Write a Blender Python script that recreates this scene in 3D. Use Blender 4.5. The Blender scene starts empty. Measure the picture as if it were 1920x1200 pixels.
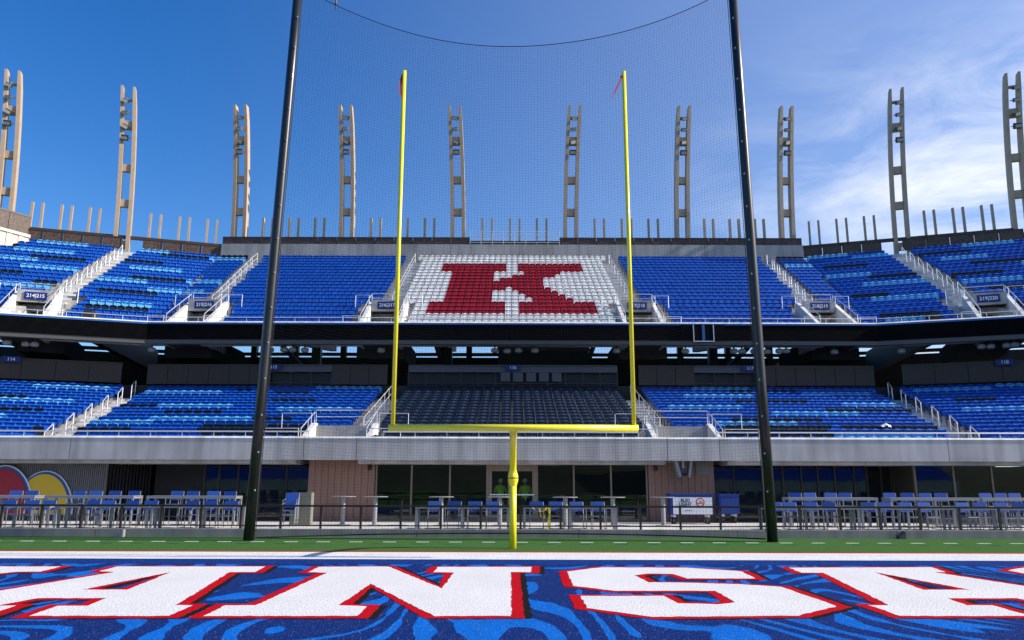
import bpy, math, random
import numpy as np
from mathutils import Vector, Matrix
random.seed(7)
R = math.radians
D = bpy.data
scene = bpy.context.scene
COL = scene.collection

# ------------------------------------------------------------------ camera
F_PX, PITCH, CAM_Z = 1493.0, R(11.88), 1.6
cam = D.cameras.new("camera"); cam.sensor_width = 36.0; cam.lens = 36.0 * F_PX / 1920.0
cam.clip_start = 0.1; cam.clip_end = 3000
camo = D.objects.new("camera", cam); COL.objects.link(camo)
camo.matrix_world = (Matrix.Translation((0, 0, CAM_Z)) @ Matrix.Rotation(math.pi / 2 + PITCH, 4, 'X')
                     @ Matrix.Rotation(R(0.15), 4, 'Z'))
scene.camera = camo

# ------------------------------------------------------------------ sky, sun, exposure
SUN_EL, SUN_AZ = R(31), R(94)          # azimuth clockwise from +Y
w = D.worlds.new("World"); scene.world = w; w.use_nodes = True
nt = w.node_tree; nt.nodes.clear()
out = nt.nodes.new("ShaderNodeOutputWorld"); bg = nt.nodes.new("ShaderNodeBackground")
sky = nt.nodes.new("ShaderNodeTexSky"); sky.sky_type = 'NISHITA'; sky.sun_disc = False
sky.sun_elevation = SUN_EL; sky.sun_rotation = SUN_AZ
sky.air_density = 1.0; sky.dust_density = 0.7; sky.ozone_density = 2.0; sky.altitude = 280
bg.inputs[1].default_value = 0.125
# thin cirrus: real sky directions, streaky noise
tc = nt.nodes.new("ShaderNodeTexCoord")
mp = nt.nodes.new("ShaderNodeMapping"); mp.inputs['Scale'].default_value = (1.6, 2.2, 5.0)
mp.inputs['Rotation'].default_value = (0, R(-22), 0)
n1 = nt.nodes.new("ShaderNodeTexNoise"); n1.inputs['Scale'].default_value = 2.6; n1.inputs['Detail'].default_value = 9
n1.inputs['Roughness'].default_value = 0.62; n1.inputs['Distortion'].default_value = 0.5
mp2 = nt.nodes.new("ShaderNodeMapping"); mp2.inputs['Location'].default_value = (0.35, 0.1, 0.2)
n2 = nt.nodes.new("ShaderNodeTexNoise"); n2.inputs['Scale'].default_value = 1.1; n2.inputs['Detail'].default_value = 2
sep = nt.nodes.new("ShaderNodeSeparateXYZ")
r1 = nt.nodes.new("ShaderNodeMapRange"); r1.inputs[1].default_value = 0.42; r1.inputs[2].default_value = 0.70
rx = nt.nodes.new("ShaderNodeMapRange"); rx.inputs[1].default_value = 0.18; rx.inputs[2].default_value = 0.52
rz = nt.nodes.new("ShaderNodeMapRange"); rz.inputs[1].default_value = 0.52; rz.inputs[2].default_value = 0.33
m1 = nt.nodes.new("ShaderNodeMath"); m1.operation = 'MULTIPLY'
m2 = nt.nodes.new("ShaderNodeMath"); m2.operation = 'MULTIPLY'
m3 = nt.nodes.new("ShaderNodeMath"); m3.operation = 'MULTIPLY'; m3.inputs[1].default_value = 1.0
mix = nt.nodes.new("ShaderNodeMix"); mix.data_type = 'RGBA'
mix.inputs[7].default_value = (5.2, 5.5, 6.2, 1)
L = nt.links.new
L(tc.outputs['Generated'], mp.inputs[0]); L(mp.outputs[0], n1.inputs[0]); L(n1.outputs[0], r1.inputs[0])
L(tc.outputs['Generated'], sep.inputs[0]); L(sep.outputs[0], rx.inputs[0]); L(sep.outputs[2], rz.inputs[0])
L(r1.outputs[0], m1.inputs[0]); L(rx.outputs[0], m1.inputs[1]); L(m1.outputs[0], m2.inputs[0]); L(rz.outputs[0], m2.inputs[1])
veil = nt.nodes.new("ShaderNodeMapRange"); veil.interpolation_type = 'SMOOTHSTEP'; veil.inputs[1].default_value = -0.45; veil.inputs[2].default_value = 0.75; veil.inputs[3].default_value = 0.0; veil.inputs[4].default_value = 0.25
L(sep.outputs[0], veil.inputs[0]); L(m2.outputs[0], m3.inputs[0])
va = nt.nodes.new("ShaderNodeMath"); va.operation = 'ADD'; va.use_clamp = True; L(m3.outputs[0], va.inputs[0]); L(veil.outputs[0], va.inputs[1]); L(va.outputs[0], mix.inputs[0]); 
hs = nt.nodes.new("ShaderNodeHueSaturation"); hs.inputs['Saturation'].default_value = 1.42; hs.inputs['Hue'].default_value = 0.512
L(sky.outputs[0], hs.inputs['Color']); L(hs.outputs[0], mix.inputs[6])
L(mix.outputs[2], bg.inputs[0]); L(bg.outputs[0], out.inputs[0])

sl = D.lights.new("sun", 'SUN'); sl.energy = 5.0; sl.angle = R(0.53); sl.color = (1.0, 0.91, 0.78)
so = D.objects.new("sun", sl); COL.objects.link(so)
to_sun = Vector((math.sin(SUN_AZ) * math.cos(SUN_EL), math.cos(SUN_AZ) * math.cos(SUN_EL), math.sin(SUN_EL)))
so.rotation_euler = to_sun.to_track_quat('Z', 'Y').to_euler(); so.location = (60, -10, 40)
scene.view_settings.view_transform = 'Standard'; scene.view_settings.look = 'None'
scene.view_settings.exposure = 0.58; scene.view_settings.gamma = 1.0
scene.view_settings.use_curve_mapping = False

# ------------------------------------------------------------------ measuring helpers
CP, SP = math.cos(PITCH), math.sin(PITCH)
def atx(px, Y, z):                       # world X of a photo column at depth Y, height z
    return (px - 960 - 0.0026 * 0) * (Y * CP + (z - CAM_Z) * SP) / F_PX
def ground(px, py, z=0.0):               # photo point on a level plane
    u = px - 960.0; v = 600.0 - py
    c, s = math.cos(R(0.15)), math.sin(R(0.15))
    u, v = u * c - v * s, u * s + v * c
    yd = F_PX * CP - v * SP; zd = F_PX * SP + v * CP
    t = (z - CAM_Z) / zd
    return (u * t, yd * t)

# ------------------------------------------------------------------ materials
MATS = {}
def mat(name, col, rough=0.6, metal=0.0, spec=0.5, var=0.0, scale=6.0, bump=0.0, coat=0.0, stretch=(1, 1, 1), detail=5, col2=None):
    if name in MATS: return MATS[name]
    m = D.materials.new(name); m.use_nodes = True
    t = m.node_tree; b = t.nodes["Principled BSDF"]
    b.inputs['Base Color'].default_value = (*col, 1); b.inputs['Roughness'].default_value = rough
    b.inputs['Metallic'].default_value = metal; b.inputs['Specular IOR Level'].default_value = spec
    if coat: b.inputs['Coat Weight'].default_value = coat
    if var or bump:
        c = t.nodes.new("ShaderNodeTexCoord"); mpn = t.nodes.new("ShaderNodeMapping"); mpn.inputs['Scale'].default_value = stretch
        n = t.nodes.new("ShaderNodeTexNoise"); n.inputs['Scale'].default_value = scale; n.inputs['Detail'].default_value = detail
        n.inputs['Roughness'].default_value = 0.65
        t.links.new(c.outputs['Object'], mpn.inputs[0]); t.links.new(mpn.outputs[0], n.inputs[0])
        if var:
            mr = t.nodes.new("ShaderNodeMapRange"); mr.inputs[1].default_value = 0.3; mr.inputs[2].default_value = 0.7
            mr.inputs[3].default_value = 0; mr.inputs[4].default_value = 1
            mx = t.nodes.new("ShaderNodeMix"); mx.data_type = 'RGBA'
            lo = col2 if col2 else tuple(x * (1 - var) for x in col); hi = tuple(min(1, x * (1 + var * 0.6)) for x in col)
            mx.inputs[6].default_value = (*lo, 1); mx.inputs[7].default_value = (*hi, 1)
            t.links.new(n.outputs[0], mr.inputs[0]); t.links.new(mr.outputs[0], mx.inputs[0]); t.links.new(mx.outputs[2], b.inputs['Base Color'])
        if bump:
            bp = t.nodes.new("ShaderNodeBump"); bp.inputs['Strength'].default_value = bump; bp.inputs['Distance'].default_value = 0.02
            t.links.new(n.outputs[0], bp.inputs['Height']); t.links.new(bp.outputs[0], b.inputs['Normal'])
    MATS[name] = m
    return m

def concrete(name, col):
    if name in MATS: return MATS[name]
    m = mat(name, col, 0.85)
    t = m.node_tree; b = t.nodes["Principled BSDF"]
    c = t.nodes.new("ShaderNodeTexCoord")
    def noise(sc, st, det=6):
        mpn = t.nodes.new("ShaderNodeMapping"); mpn.inputs['Scale'].default_value = st
        n = t.nodes.new("ShaderNodeTexNoise"); n.inputs['Scale'].default_value = sc; n.inputs['Detail'].default_value = det
        t.links.new(c.outputs['Object'], mpn.inputs[0]); t.links.new(mpn.outputs[0], n.inputs[0]); return n
    a = noise(0.5, (1, 1, 1)); s = noise(2.2, (1, 1, 0.12)); g = noise(28, (1, 1, 1), 3)
    def rng(n, lo, hi, o0, o1):
        r = t.nodes.new("ShaderNodeMapRange"); r.inputs[1].default_value = lo; r.inputs[2].default_value = hi
        r.inputs[3].default_value = o0; r.inputs[4].default_value = o1
        t.links.new(n.outputs[0], r.inputs[0]); return r
    k1 = rng(a, .3, .7, .80, 1.06); k2 = rng(s, .33, .6, .74, 1.04); k3 = rng(g, .3, .7, .94, 1.05)
    p = t.nodes.new("ShaderNodeMath"); p.operation = 'MULTIPLY'; q = t.nodes.new("ShaderNodeMath"); q.operation = 'MULTIPLY'
    t.links.new(k1.outputs[0], p.inputs[0]); t.links.new(k2.outputs[0], p.inputs[1]); t.links.new(p.outputs[0], q.inputs[0]); t.links.new(k3.outputs[0], q.inputs[1])
    mx = t.nodes.new("ShaderNodeMix"); mx.data_type = 'RGBA'; mx.inputs[6].default_value = (0, 0, 0, 1); mx.inputs[7].default_value = (*col, 1)
    mx.clamp_factor = False
    t.links.new(q.outputs[0], mx.inputs[0]); t.links.new(mx.outputs[2], b.inputs['Base Color'])
    bp = t.nodes.new("ShaderNodeBump"); bp.inputs['Strength'].default_value = 0.25; bp.inputs['Distance'].default_value = 0.01
    t.links.new(g.outputs[0], bp.inputs['Height']); t.links.new(bp.outputs[0], b.inputs['Normal'])
    return m

def turf(name, col, spark=0.06, col2=None, pattern=False, scuff=0.0):
    m = mat(name, col, 0.95, spec=0.03)
    t = m.node_tree; b = t.nodes["Principled BSDF"]
    c = t.nodes.new("ShaderNodeTexCoord")
    def noise(sc, st=(1, 1, 1), det=3, dist=0.0):
        mpn = t.nodes.new("ShaderNodeMapping"); mpn.inputs['Scale'].default_value = st
        n = t.nodes.new("ShaderNodeTexNoise"); n.inputs['Scale'].default_value = sc; n.inputs['Detail'].default_value = det
        n.inputs['Distortion'].default_value = dist
        t.links.new(c.outputs['Object'], mpn.inputs[0]); t.links.new(mpn.outputs[0], n.inputs[0]); return n
    def rng(sock, lo, hi, o0=0.0, o1=1.0):
        r = t.nodes.new("ShaderNodeMapRange"); r.inputs[1].default_value = lo; r.inputs[2].default_value = hi
        r.inputs[3].default_value = o0; r.inputs[4].default_value = o1
        t.links.new(sock, r.inputs[0]); return r.outputs[0]
    def mixc(f, a, bb, blend='MIX'):
        x = t.nodes.new("ShaderNodeMix"); x.data_type = 'RGBA'; x.blend_type = blend
        t.links.new(f, x.inputs[0])
        for k, v in ((6, a), (7, bb)):
            if isinstance(v, tuple): x.inputs[k].default_value = (*v, 1)
            else: t.links.new(v, x.inputs[k])
        return x.outputs[2]
    base = col
    if pattern:
        nz = noise(0.42, (1.0, 0.36, 1), 0.35, 0.55)
        ml = t.nodes.new("ShaderNodeMath"); ml.operation = 'MULTIPLY'; ml.inputs[1].default_value = 78
        t.links.new(nz.outputs[0], ml.inputs[0])
        sn_ = t.nodes.new("ShaderNodeMath"); sn_.operation = 'SINE'; t.links.new(ml.outputs[0], sn_.inputs[0])
        nw = noise(0.7, (1, 1, 1), 2, 0.0); th_ = t.nodes.new("ShaderNodeMath"); th_.operation = 'ADD'
        t.links.new(sn_.outputs[0], th_.inputs[0]); t.links.new(rng(nw.outputs[0], .3, .7, -1.1, 0.9), th_.inputs[1])
        f = rng(th_.outputs[0], 0.30, 0.42)
        # keep the far strip plain as on the field
        base = mixc(f, col, col2)
    g1 = noise(48, (1, .6, 1), 3); g2 = noise(0.9, (1, .5, 1), 4); g3 = noise(90, (1, .6, 1), 1)
    d = mixc(rng(g1.outputs[0], .36, .64, 0, 1), tuple(x * 0.55 for x in col) if not pattern else (0.55, 0.55, 0.55), (1.0, 1.0, 1.0) if pattern else tuple(min(1, x * 1.35) for x in col))
    if pattern:
        d2 = t.nodes.new("ShaderNodeMix"); d2.data_type = 'RGBA'; d2.blend_type = 'MULTIPLY'; d2.inputs[0].default_value = 1
        t.links.new(base, d2.inputs[6]); t.links.new(d, d2.inputs[7]); d = d2.outputs[2]
    g5 = noise(14, (1, .35, 1), 4)
    d = mixc(rng(g5.outputs[0], .42, .68, 0, 0.38 if not pattern else .2), d, tuple(x * 0.5 for x in col) if max(col) < .5 else tuple(x * .82 for x in col))
    d = mixc(rng(g2.outputs[0], .35, .7, 0, 0.30), d, tuple(x * 0.7 for x in col))
    if scuff:
        g4 = noise(2.2, (.35, 2.4, 1), 6, 0.6); d = mixc(rng(g4.outputs[0], .56, .74, 0, scuff), d, (0.18, 0.19, 0.20))
    d = mixc(rng(g3.outputs[0], .71, .77, 0, spark * 8), d, (0.75, 0.78, 0.82))
    t.links.new(d, b.inputs['Base Color'])
    bp = t.nodes.new("ShaderNodeBump"); bp.inputs['Strength'].default_value = 0.6; bp.inputs['Distance'].default_value = 0.012
    t.links.new(g1.outputs[0], bp.inputs['Height']); t.links.new(bp.outputs[0], b.inputs['Normal'])
    return m

M_GREEN = turf("green_turf", (0.055, 0.135, 0.035), 0.05)
M_ENDZONE = turf("end_zone_turf", (0.006, 0.030, 0.17), 0.10, (0.003, 0.16, 0.66), True)
M_WPAINT = turf("white_turf_paint", (0.66, 0.66, 0.67), 0.0, scuff=0.10)
M_WBORDER = turf("white_border_paint", (0.66, 0.66, 0.67), 0.0, scuff=0.40)
M_RPAINT = turf("red_turf_paint", (0.46, 0.004, 0.012), 0.04)
M_KPAINT = turf("black_turf_paint", (0.012, 0.012, 0.014), 0.04)
M_BPAINT = turf("blue_turf_dash", (0.010, 0.035, 0.10), 0.02)
C_FASCIA = concrete("fascia_concrete", (0.56, 0.53, 0.52))
C_TREAD = concrete("tread_concrete", (0.50, 0.49, 0.48))
C_WHITE = concrete("pale_concrete", (0.68, 0.68, 0.67))
C_WALL = concrete("wall_concrete", (0.44, 0.42, 0.41))
C_CURB = concrete("curb_concrete", (0.30, 0.285, 0.265))
C_PATIO = concrete("patio_concrete", (0.62, 0.60, 0.57))
C_SHADE = concrete("shade_toned_concrete", (0.030, 0.031, 0.034))  # near-black base colour puts the under-deck shade into the concrete itself
M_BLACK = mat("black_paint", (0.008, 0.008, 0.009), 0.55)
M_POLE = mat("black_gloss_pole", (0.009, 0.010, 0.012), 0.36, coat=0.15)
M_NET = mat("black_netting", (0.012, 0.013, 0.016), 0.9)
M_LED = mat("black_led_board", (0.004, 0.004, 0.005), 0.7, spec=0.05, var=0.5, scale=3)
M_YELLOW = mat("yellow_goal_post_paint", (0.86, 0.75, 0.02), 0.32, var=0.05, scale=4, coat=0.4)
M_GALV = mat("brushed_aluminium", (0.78, 0.78, 0.79), 0.35, metal=0.55, var=0.08, scale=8)
M_ALU = mat("aluminium_furniture", (0.30, 0.305, 0.32), 0.45, metal=0.3)
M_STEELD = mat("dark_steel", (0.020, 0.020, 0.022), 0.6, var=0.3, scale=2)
M_TOWER = mat("tan_painted_steel", (0.42, 0.315, 0.22), 0.55, var=0.12, scale=1.5)
M_BRONZE = mat("brown_perforated_metal", (0.095, 0.062, 0.050), 0.6, var=0.35, scale=7, col2=(0.032, 0.017, 0.012), detail=2)
M_BRONZE2 = mat("brown_metal_frame", (0.050, 0.030, 0.022), 0.5)
M_GUARD = mat("brown_guard_panel", (0.070, 0.044, 0.032), 0.6, var=0.35, scale=9, stretch=(1, 1, 2.2))
M_RAILBR = mat("brown_rail_paint", (0.045, 0.027, 0.020), 0.4)
M_TAN = mat("terracotta_panel", (0.31, 0.168, 0.122), 0.7, var=0.10, scale=1.4, stretch=(1, 1, .2))
M_CORR = mat("grey_corrugated_metal", (0.17, 0.165, 0.165), 0.5, metal=0.1, var=0.12, scale=2, stretch=(1, 1, .1))
M_BEIGE = mat("beige_metal_siding", (0.52, 0.46, 0.40), 0.6, var=0.06, scale=1)
M_MULL = mat("bronze_mullion", (0.21, 0.165, 0.115), 0.5)
M_DMULL = mat("dark_bronze_mullion", (0.06, 0.048, 0.034), 0.5)
M_SIGN = mat("blue_sign", (0.005, 0.022, 0.19), 0.5)
M_WTEXT = mat("white_lettering", (0.80, 0.80, 0.82), 0.6)
M_BLUEF = mat("blue_sling_fabric", (0.012, 0.075, 0.36), 0.75, var=0.12, scale=40)
M_CHFR = mat("grey_chair_frame", (0.26, 0.27, 0.29), 0.4, metal=0.4)
M_BLUEP = mat("blue_plastic_cart", (0.010, 0.045, 0.24), 0.45)
M_RUBBER = mat("black_rubber", (0.015, 0.015, 0.015), 0.7)
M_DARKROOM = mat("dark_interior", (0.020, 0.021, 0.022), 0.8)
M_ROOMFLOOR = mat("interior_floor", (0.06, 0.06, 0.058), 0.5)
M_LAMP = mat("pale_lamp_housing", (0.30, 0.30, 0.30), 0.5)
M_LAMPD = mat("grey_floodlight_housing", (0.06, 0.062, 0.068), 0.5)
M_LENS = mat("floodlight_lens", (0.40, 0.41, 0.42), 0.3)
M_TAPE = mat("yellow_caution_tape", (0.75, 0.62, 0.03), 0.5)
M_FLAG = mat("crimson_ribbon", (0.28, 0.008, 0.03), 0.8)
M_BLEDGE = mat("blue_ledge_trim", (0.03, 0.16, 0.50), 0.5)

def seatmat(n, c, rough=0.34): return mat(n, c, rough, var=0.20, scale=1.6, spec=0.45)
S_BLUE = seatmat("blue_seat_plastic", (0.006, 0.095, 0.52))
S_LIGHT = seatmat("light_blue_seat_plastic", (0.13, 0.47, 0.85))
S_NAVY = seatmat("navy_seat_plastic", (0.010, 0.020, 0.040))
S_WHITE = seatmat("white_seat_plastic", (0.84, 0.84, 0.85))
S_RED = seatmat("red_seat_plastic", (0.36, 0.006, 0.018))
S_PAD = seatmat("navy_padded_vinyl", (0.013, 0.024, 0.050), 0.38)

def glassmat():
    m = D.materials.new("tinted_glass"); m.use_nodes = True; t = m.node_tree; t.nodes.clear()
    o = t.nodes.new("ShaderNodeOutputMaterial"); mx = t.nodes.new("ShaderNodeMixShader")
    tr = t.nodes.new("ShaderNodeBsdfTransparent"); tr.inputs[0].default_value = (0.86, 0.90, 0.88, 1)
    gl = t.nodes.new("ShaderNodeBsdfGlossy"); gl.inputs['Roughness'].default_value = 0.02
    n = t.nodes.new("ShaderNodeTexNoise"); n.inputs['Scale'].default_value = 0.9
    bp = t.nodes.new("ShaderNodeBump"); bp.inputs['Strength'].default_value = 0.03; bp.inputs['Distance'].default_value = 0.05
    c = t.nodes.new("ShaderNodeTexCoord"); t.links.new(c.outputs['Object'], n.inputs[0]); t.links.new(n.outputs[0], bp.inputs['Height']); t.links.new(bp.outputs[0], gl.inputs['Normal'])
    fr = t.nodes.new("ShaderNodeFresnel"); fr.inputs[0].default_value = 1.62
    t.links.new(fr.outputs[0], mx.inputs[0]); t.links.new(tr.outputs[0], mx.inputs[1]); t.links.new(gl.outputs[0], mx.inputs[2])
    t.links.new(mx.outputs[0], o.inputs[0]); return m
M_GLASS = glassmat()

# ------------------------------------------------------------------ mesh helpers
OFF = {}
class MB:
    def __init__(s): s.v = []; s.f = []; s.m = []; s.cm = 0
    def add(s, vs, fs):
        n = len(s.v); s.v += [tuple(p) for p in vs]; s.f += [tuple(i + n for i in f) for f in fs]; s.m += [s.cm] * len(fs); return s
    def box(s, c, size, rz=0.0, ry=0.0, rx=0.0):
        a, b, d = size[0] / 2, size[1] / 2, size[2] / 2
        pts = [Vector((x * a, y * b, z * d)) for z in (-1, 1) for y in (-1, 1) for x in (-1, 1)]
        if rz or ry or rx:
            m = Matrix.Rotation(rz, 3, 'Z') @ Matrix.Rotation(ry, 3, 'Y') @ Matrix.Rotation(rx, 3, 'X'); pts = [m @ p for p in pts]
        c = Vector(c); pts = [p + c for p in pts]
        return s.add(pts, [(0, 2, 3, 1), (4, 5, 7, 6), (0, 1, 5, 4), (2, 6, 7, 3), (0, 4, 6, 2), (1, 3, 7, 5)])
    def b2(s, x0, x1, y0, y1, z0, z1): return s.box(((x0 + x1) / 2, (y0 + y1) / 2, (z0 + z1) / 2), (x1 - x0, y1 - y0, z1 - z0))
    def prism(s, poly, z0, z1):
        ar = sum(poly[i][0] * poly[(i + 1) % len(poly)][1] - poly[(i + 1) % len(poly)][0] * poly[i][1] for i in range(len(poly)))
        if ar < 0: poly = poly[::-1]
        n = len(poly)
        z0s = z0 if isinstance(z0, (list, tuple)) else [z0] * n; z1s = z1 if isinstance(z1, (list, tuple)) else [z1] * n
        if ar < 0 and isinstance(z0, (list, tuple)): z0s = z0s[::-1]
        if ar < 0 and isinstance(z1, (list, tuple)): z1s = z1s[::-1]
        vs = [(p[0], p[1], z0s[i]) for i, p in enumerate(poly)] + [(p[0], p[1], z1s[i]) for i, p in enumerate(poly)]
        fs = [tuple(range(n))[::-1], tuple(range(n, 2 * n))] + [(i, (i + 1) % n, n + (i + 1) % n, n + i) for i in range(n)]
        return s.add(vs, fs)
    def tube(s, pts, r, n=8, cap=True, r2=None):
        pts = [Vector(p) for p in pts]; k = len(pts); base = len(s.v); vs = []; fs = []
        prev = None
        for i, p in enumerate(pts):
            d = (pts[min(i + 1, k - 1)] - pts[max(i - 1, 0)])
            if d.length < 1e-9: d = Vector((0, 0, 1))
            d.normalize()
            if prev is None:
                a = Vector((0, 0, 1)) if abs(d.z) < 0.9 else Vector((1, 0, 0))
                x = d.cross(a).normalized()
            else:
                x = (prev - d * prev.dot(d)).normalized()
            prev = x; y = d.cross(x)
            rr = r if r2 is None else r + (r2 - r) * i / (k - 1)
            for j in range(n):
                t = 2 * math.pi * j / n; vs.append(p + x * (rr * math.cos(t)) + y * (rr * math.sin(t)))
        for i in range(k - 1):
            for j in range(n):
                fs.append((i * n + j, i * n + (j + 1) % n, (i + 1) * n + (j + 1) % n, (i + 1) * n + j))
        if cap: fs.append(tuple(range(n))[::-1]); fs.append(tuple(range((k - 1) * n, k * n)))
        return s.add(vs, fs)
    def lathe(s, prof, n=24, c=(0, 0, 0)):
        k = len(prof); vs = []; fs = []
        for r_, z in prof:
            for j in range(n): t = 2 * math.pi * j / n; vs.append((c[0] + r_ * math.cos(t), c[1] + r_ * math.sin(t), c[2] + z))
        for i in range(k - 1):
            for j in range(n): fs.append((i * n + j, i * n + (j + 1) % n, (i + 1) * n + (j + 1) % n, (i + 1) * n + j))
        fs.append(tuple(range(n))[::-1]); fs.append(tuple(range((k - 1) * n, k * n)))
        return s.add(vs, fs)
    def ball(s, c, r, n=10, k=6, sc=(1, 1, 1)):
        vs = []; fs = []
        for i in range(k + 1):
            ph = math.pi * i / k - math.pi / 2
            for j in range(n):
                t = 2 * math.pi * j / n
                vs.append((c[0] + r * sc[0] * math.cos(ph) * math.cos(t), c[1] + r * sc[1] * math.cos(ph) * math.sin(t), c[2] + r * sc[2] * math.sin(ph)))
        for i in range(k):
            for j in range(n): fs.append((i * n + j, i * n + (j + 1) % n, (i + 1) * n + (j + 1) % n, (i + 1) * n + j))
        return s.add(vs, fs)
    def mesh(s, name, mats, off=(0, 0, 0), smooth=False):
        me = D.meshes.new(name)
        me.from_pydata([(v[0] - off[0], v[1] - off[1], v[2] - off[2]) for v in s.v], [], s.f)
        for m in (mats if isinstance(mats, (list, tuple)) else [mats]): me.materials.append(m)
        if any(s.m): me.polygons.foreach_set("material_index", s.m)
        if smooth: me.polygons.foreach_set("use_smooth", [True] * len(me.polygons))
        me.update(); return me
    def build(s, name, mats, parent=None, smooth=False):
        """coordinates are world coordinates; the parent's base point is subtracted"""
        off = OFF.get(parent.name, (0, 0, 0)) if parent else (0, 0, 0)
        o = D.objects.new(name, s.mesh(name, mats, off, smooth)); COL.objects.link(o)
        if parent: o.parent = parent; OFF[o.name] = off
        return o
def link(name, me, parent=None, loc=(0, 0, 0), rz=0.0):
    o = D.objects.new(name, me); COL.objects.link(o); o.location = loc; o.rotation_euler = (0, 0, rz)
    if parent: o.parent = parent
    return o
def tag(o, label, cat=None, group=None, kind=None):
    o['label'] = label
    if cat: o['category'] = cat
    if group: o['group'] = group
    if kind: o['kind'] = kind
    return o
def thing(name, label, cat, loc=(0, 0, 0), rz=0.0, group=None):
    o = D.objects.new(name, None); COL.objects.link(o); o.location = loc; o.rotation_euler = (0, 0, rz); o.empty_display_size = 0.2
    OFF[o.name] = tuple(loc); return tag(o, label, cat, group)
def struct(o): o['kind'] = 'structure'; return o
CH = {}
def kids(o):
    return [c for c in CH.get(o.name, [])]
def reg(o):                       # remember a prototype's children before copying it
    CH[o.name] = [c for c in D.objects if c.parent == o]
    for c in CH[o.name]: CH[c.name] = [g for g in D.objects if g.parent == c]
    return o
def copy_tree(o, loc, rz=0.0, label=None, group=None):
    c = o.copy(); COL.objects.link(c); c.location = loc; c.rotation_euler = (0, 0, rz)
    if label: c['label'] = label
    if group: c['group'] = group
    for ch in kids(o):
        k = ch.copy(); COL.objects.link(k); k.parent = c
        for g in kids(ch):
            h = g.copy(); COL.objects.link(h); h.parent = k
    return c
TXT = {}
def text_mesh(s, size, mtl):
    key = (s, size, mtl.name)
    if key in TXT: return TXT[key]
    cu = D.curves.new("lettering", 'FONT'); cu.body = s; cu.size = size; cu.align_x = 'CENTER'; cu.align_y = 'CENTER'; cu.extrude = 0.004
    cu.offset = size * 0.02
    ob = D.objects.new("lettering", cu); COL.objects.link(ob)
    dg = bpy.context.evaluated_depsgraph_get(); me = D.meshes.new_from_object(ob.evaluated_get(dg))
    me.materials.clear(); me.materials.append(mtl)
    D.objects.remove(ob); TXT[key] = me; return me
def add_text(s, size, mtl, parent, loc, rz=0.0, name="lettering"):
    o = link(name, text_mesh(s, size, mtl), parent); o.location = loc; o.rotation_euler = (math.pi / 2, 0, rz); return o

# ------------------------------------------------------------------ field
g = MB().add([(-600, -600, 0), (600, -600, 0), (600, 600, 0), (-600, 600, 0)], [(0, 1, 2, 3)]).build("ground", M_GREEN)
struct(g); g['label'] = "green artificial turf playing field and surrounds"
YEND = 18.75; YB = 20.75
ez = MB().b2(-40, 40, 4.0, YEND, -0.05, 0.004).build("end_zone_turf", M_ENDZONE, g); struct(ez)
ez['label'] = "dark blue end zone turf with lighter blue feather strokes"
MB().b2(-40, 40, 17.55, YEND - .001, -0.05, 0.006).build("plain_blue_band", turf("plain_blue_turf", (0.006, 0.034, 0.19), 0.08), g)
MB().b2(-40, 40, YEND + 0.001, YB, -0.05, 0.005).build("white_border", M_WBORDER, g)
MB().b2(-40, 40, YB + 0.001, YB + 0.28, -0.05, 0.005).build("red_border_stripe", M_RPAINT, g)
dash = MB().b2(-0.19, 0.19, -0.08, 0.08, -0.02, 0.004).mesh("painted_dash", M_WPAINT)
dash2 = MB().b2(-0.17, 0.17, -0.03, 0.03, -0.02, 0.004).mesh("dark_dash", M_BPAINT)
for i in range(-18, 19):
    link("painted_dash", dash, g, (i * 0.985 + 0.3 + random.uniform(-.02, .02), 24.6, 0), R(random.uniform(-1.5, 1.5)))
    if i % 2 == 0 or random.random() < .6: link("dark_dash", dash2, g, (i * 0.985 + 0.15 + random.uniform(-.1, .1), 23.75 + random.uniform(-.04, .04), 0))

def offset_poly(p, d):
    n = len(p); ar = sum(p[i][0] * p[(i + 1) % n][1] - p[(i + 1) % n][0] * p[i][1] for i in range(n))
    sg = 1 if ar > 0 else -1; res = []
    for i in range(n):
        a, b, c = Vector(p[i - 1]), Vector(p[i]), Vector(p[(i + 1) % n])
        e1 = (b - a).normalized(); e2 = (c - b).normalized()
        n1 = Vector((e1.y, -e1.x)) * sg; n2 = Vector((e2.y, -e2.x)) * sg
        bis = n1 + n2
        if bis.length < 1e-4: bis = n1
        bis.normalize(); k = max(0.38, bis.dot(n1)); q = b + bis * (d / k); res.append((q.x, q.y))
    return res
def ragged(p, j=.014):
    res = []; n = len(p)
    for i in range(n):
        a, b = p[i], p[(i + 1) % n]; ln = math.hypot(b[0] - a[0], b[1] - a[1]); k = max(1, int(ln / .11))
        for q in range(k): f = q / k; res.append((a[0] + (b[0] - a[0]) * f + random.uniform(-j, j), a[1] + (b[1] - a[1]) * f + random.uniform(-j, j) * 1.6))
    return res
def flat_shape(name, polys, z, mtl, parent):
    polys = [ragged(p) for p in polys]
    cu = D.curves.new(name, 'CURVE'); cu.dimensions = '2D'; cu.fill_mode = 'BOTH'
    for p in polys:
        s = cu.splines.new('POLY'); s.points.add(len(p) - 1); s.use_cyclic_u = True
        for i, q in enumerate(p): s.points[i].co = (q[0], q[1], 0, 1)
    ob = D.objects.new(name, cu); COL.objects.link(ob)
    dg = bpy.context.evaluated_depsgraph_get(); me = D.meshes.new_from_object(ob.evaluated_get(dg))
    me.materials.clear(); me.materials.append(mtl); D.objects.remove(ob)
    o = link(name, me, parent); o.location = (0, 0, z); return o
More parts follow.
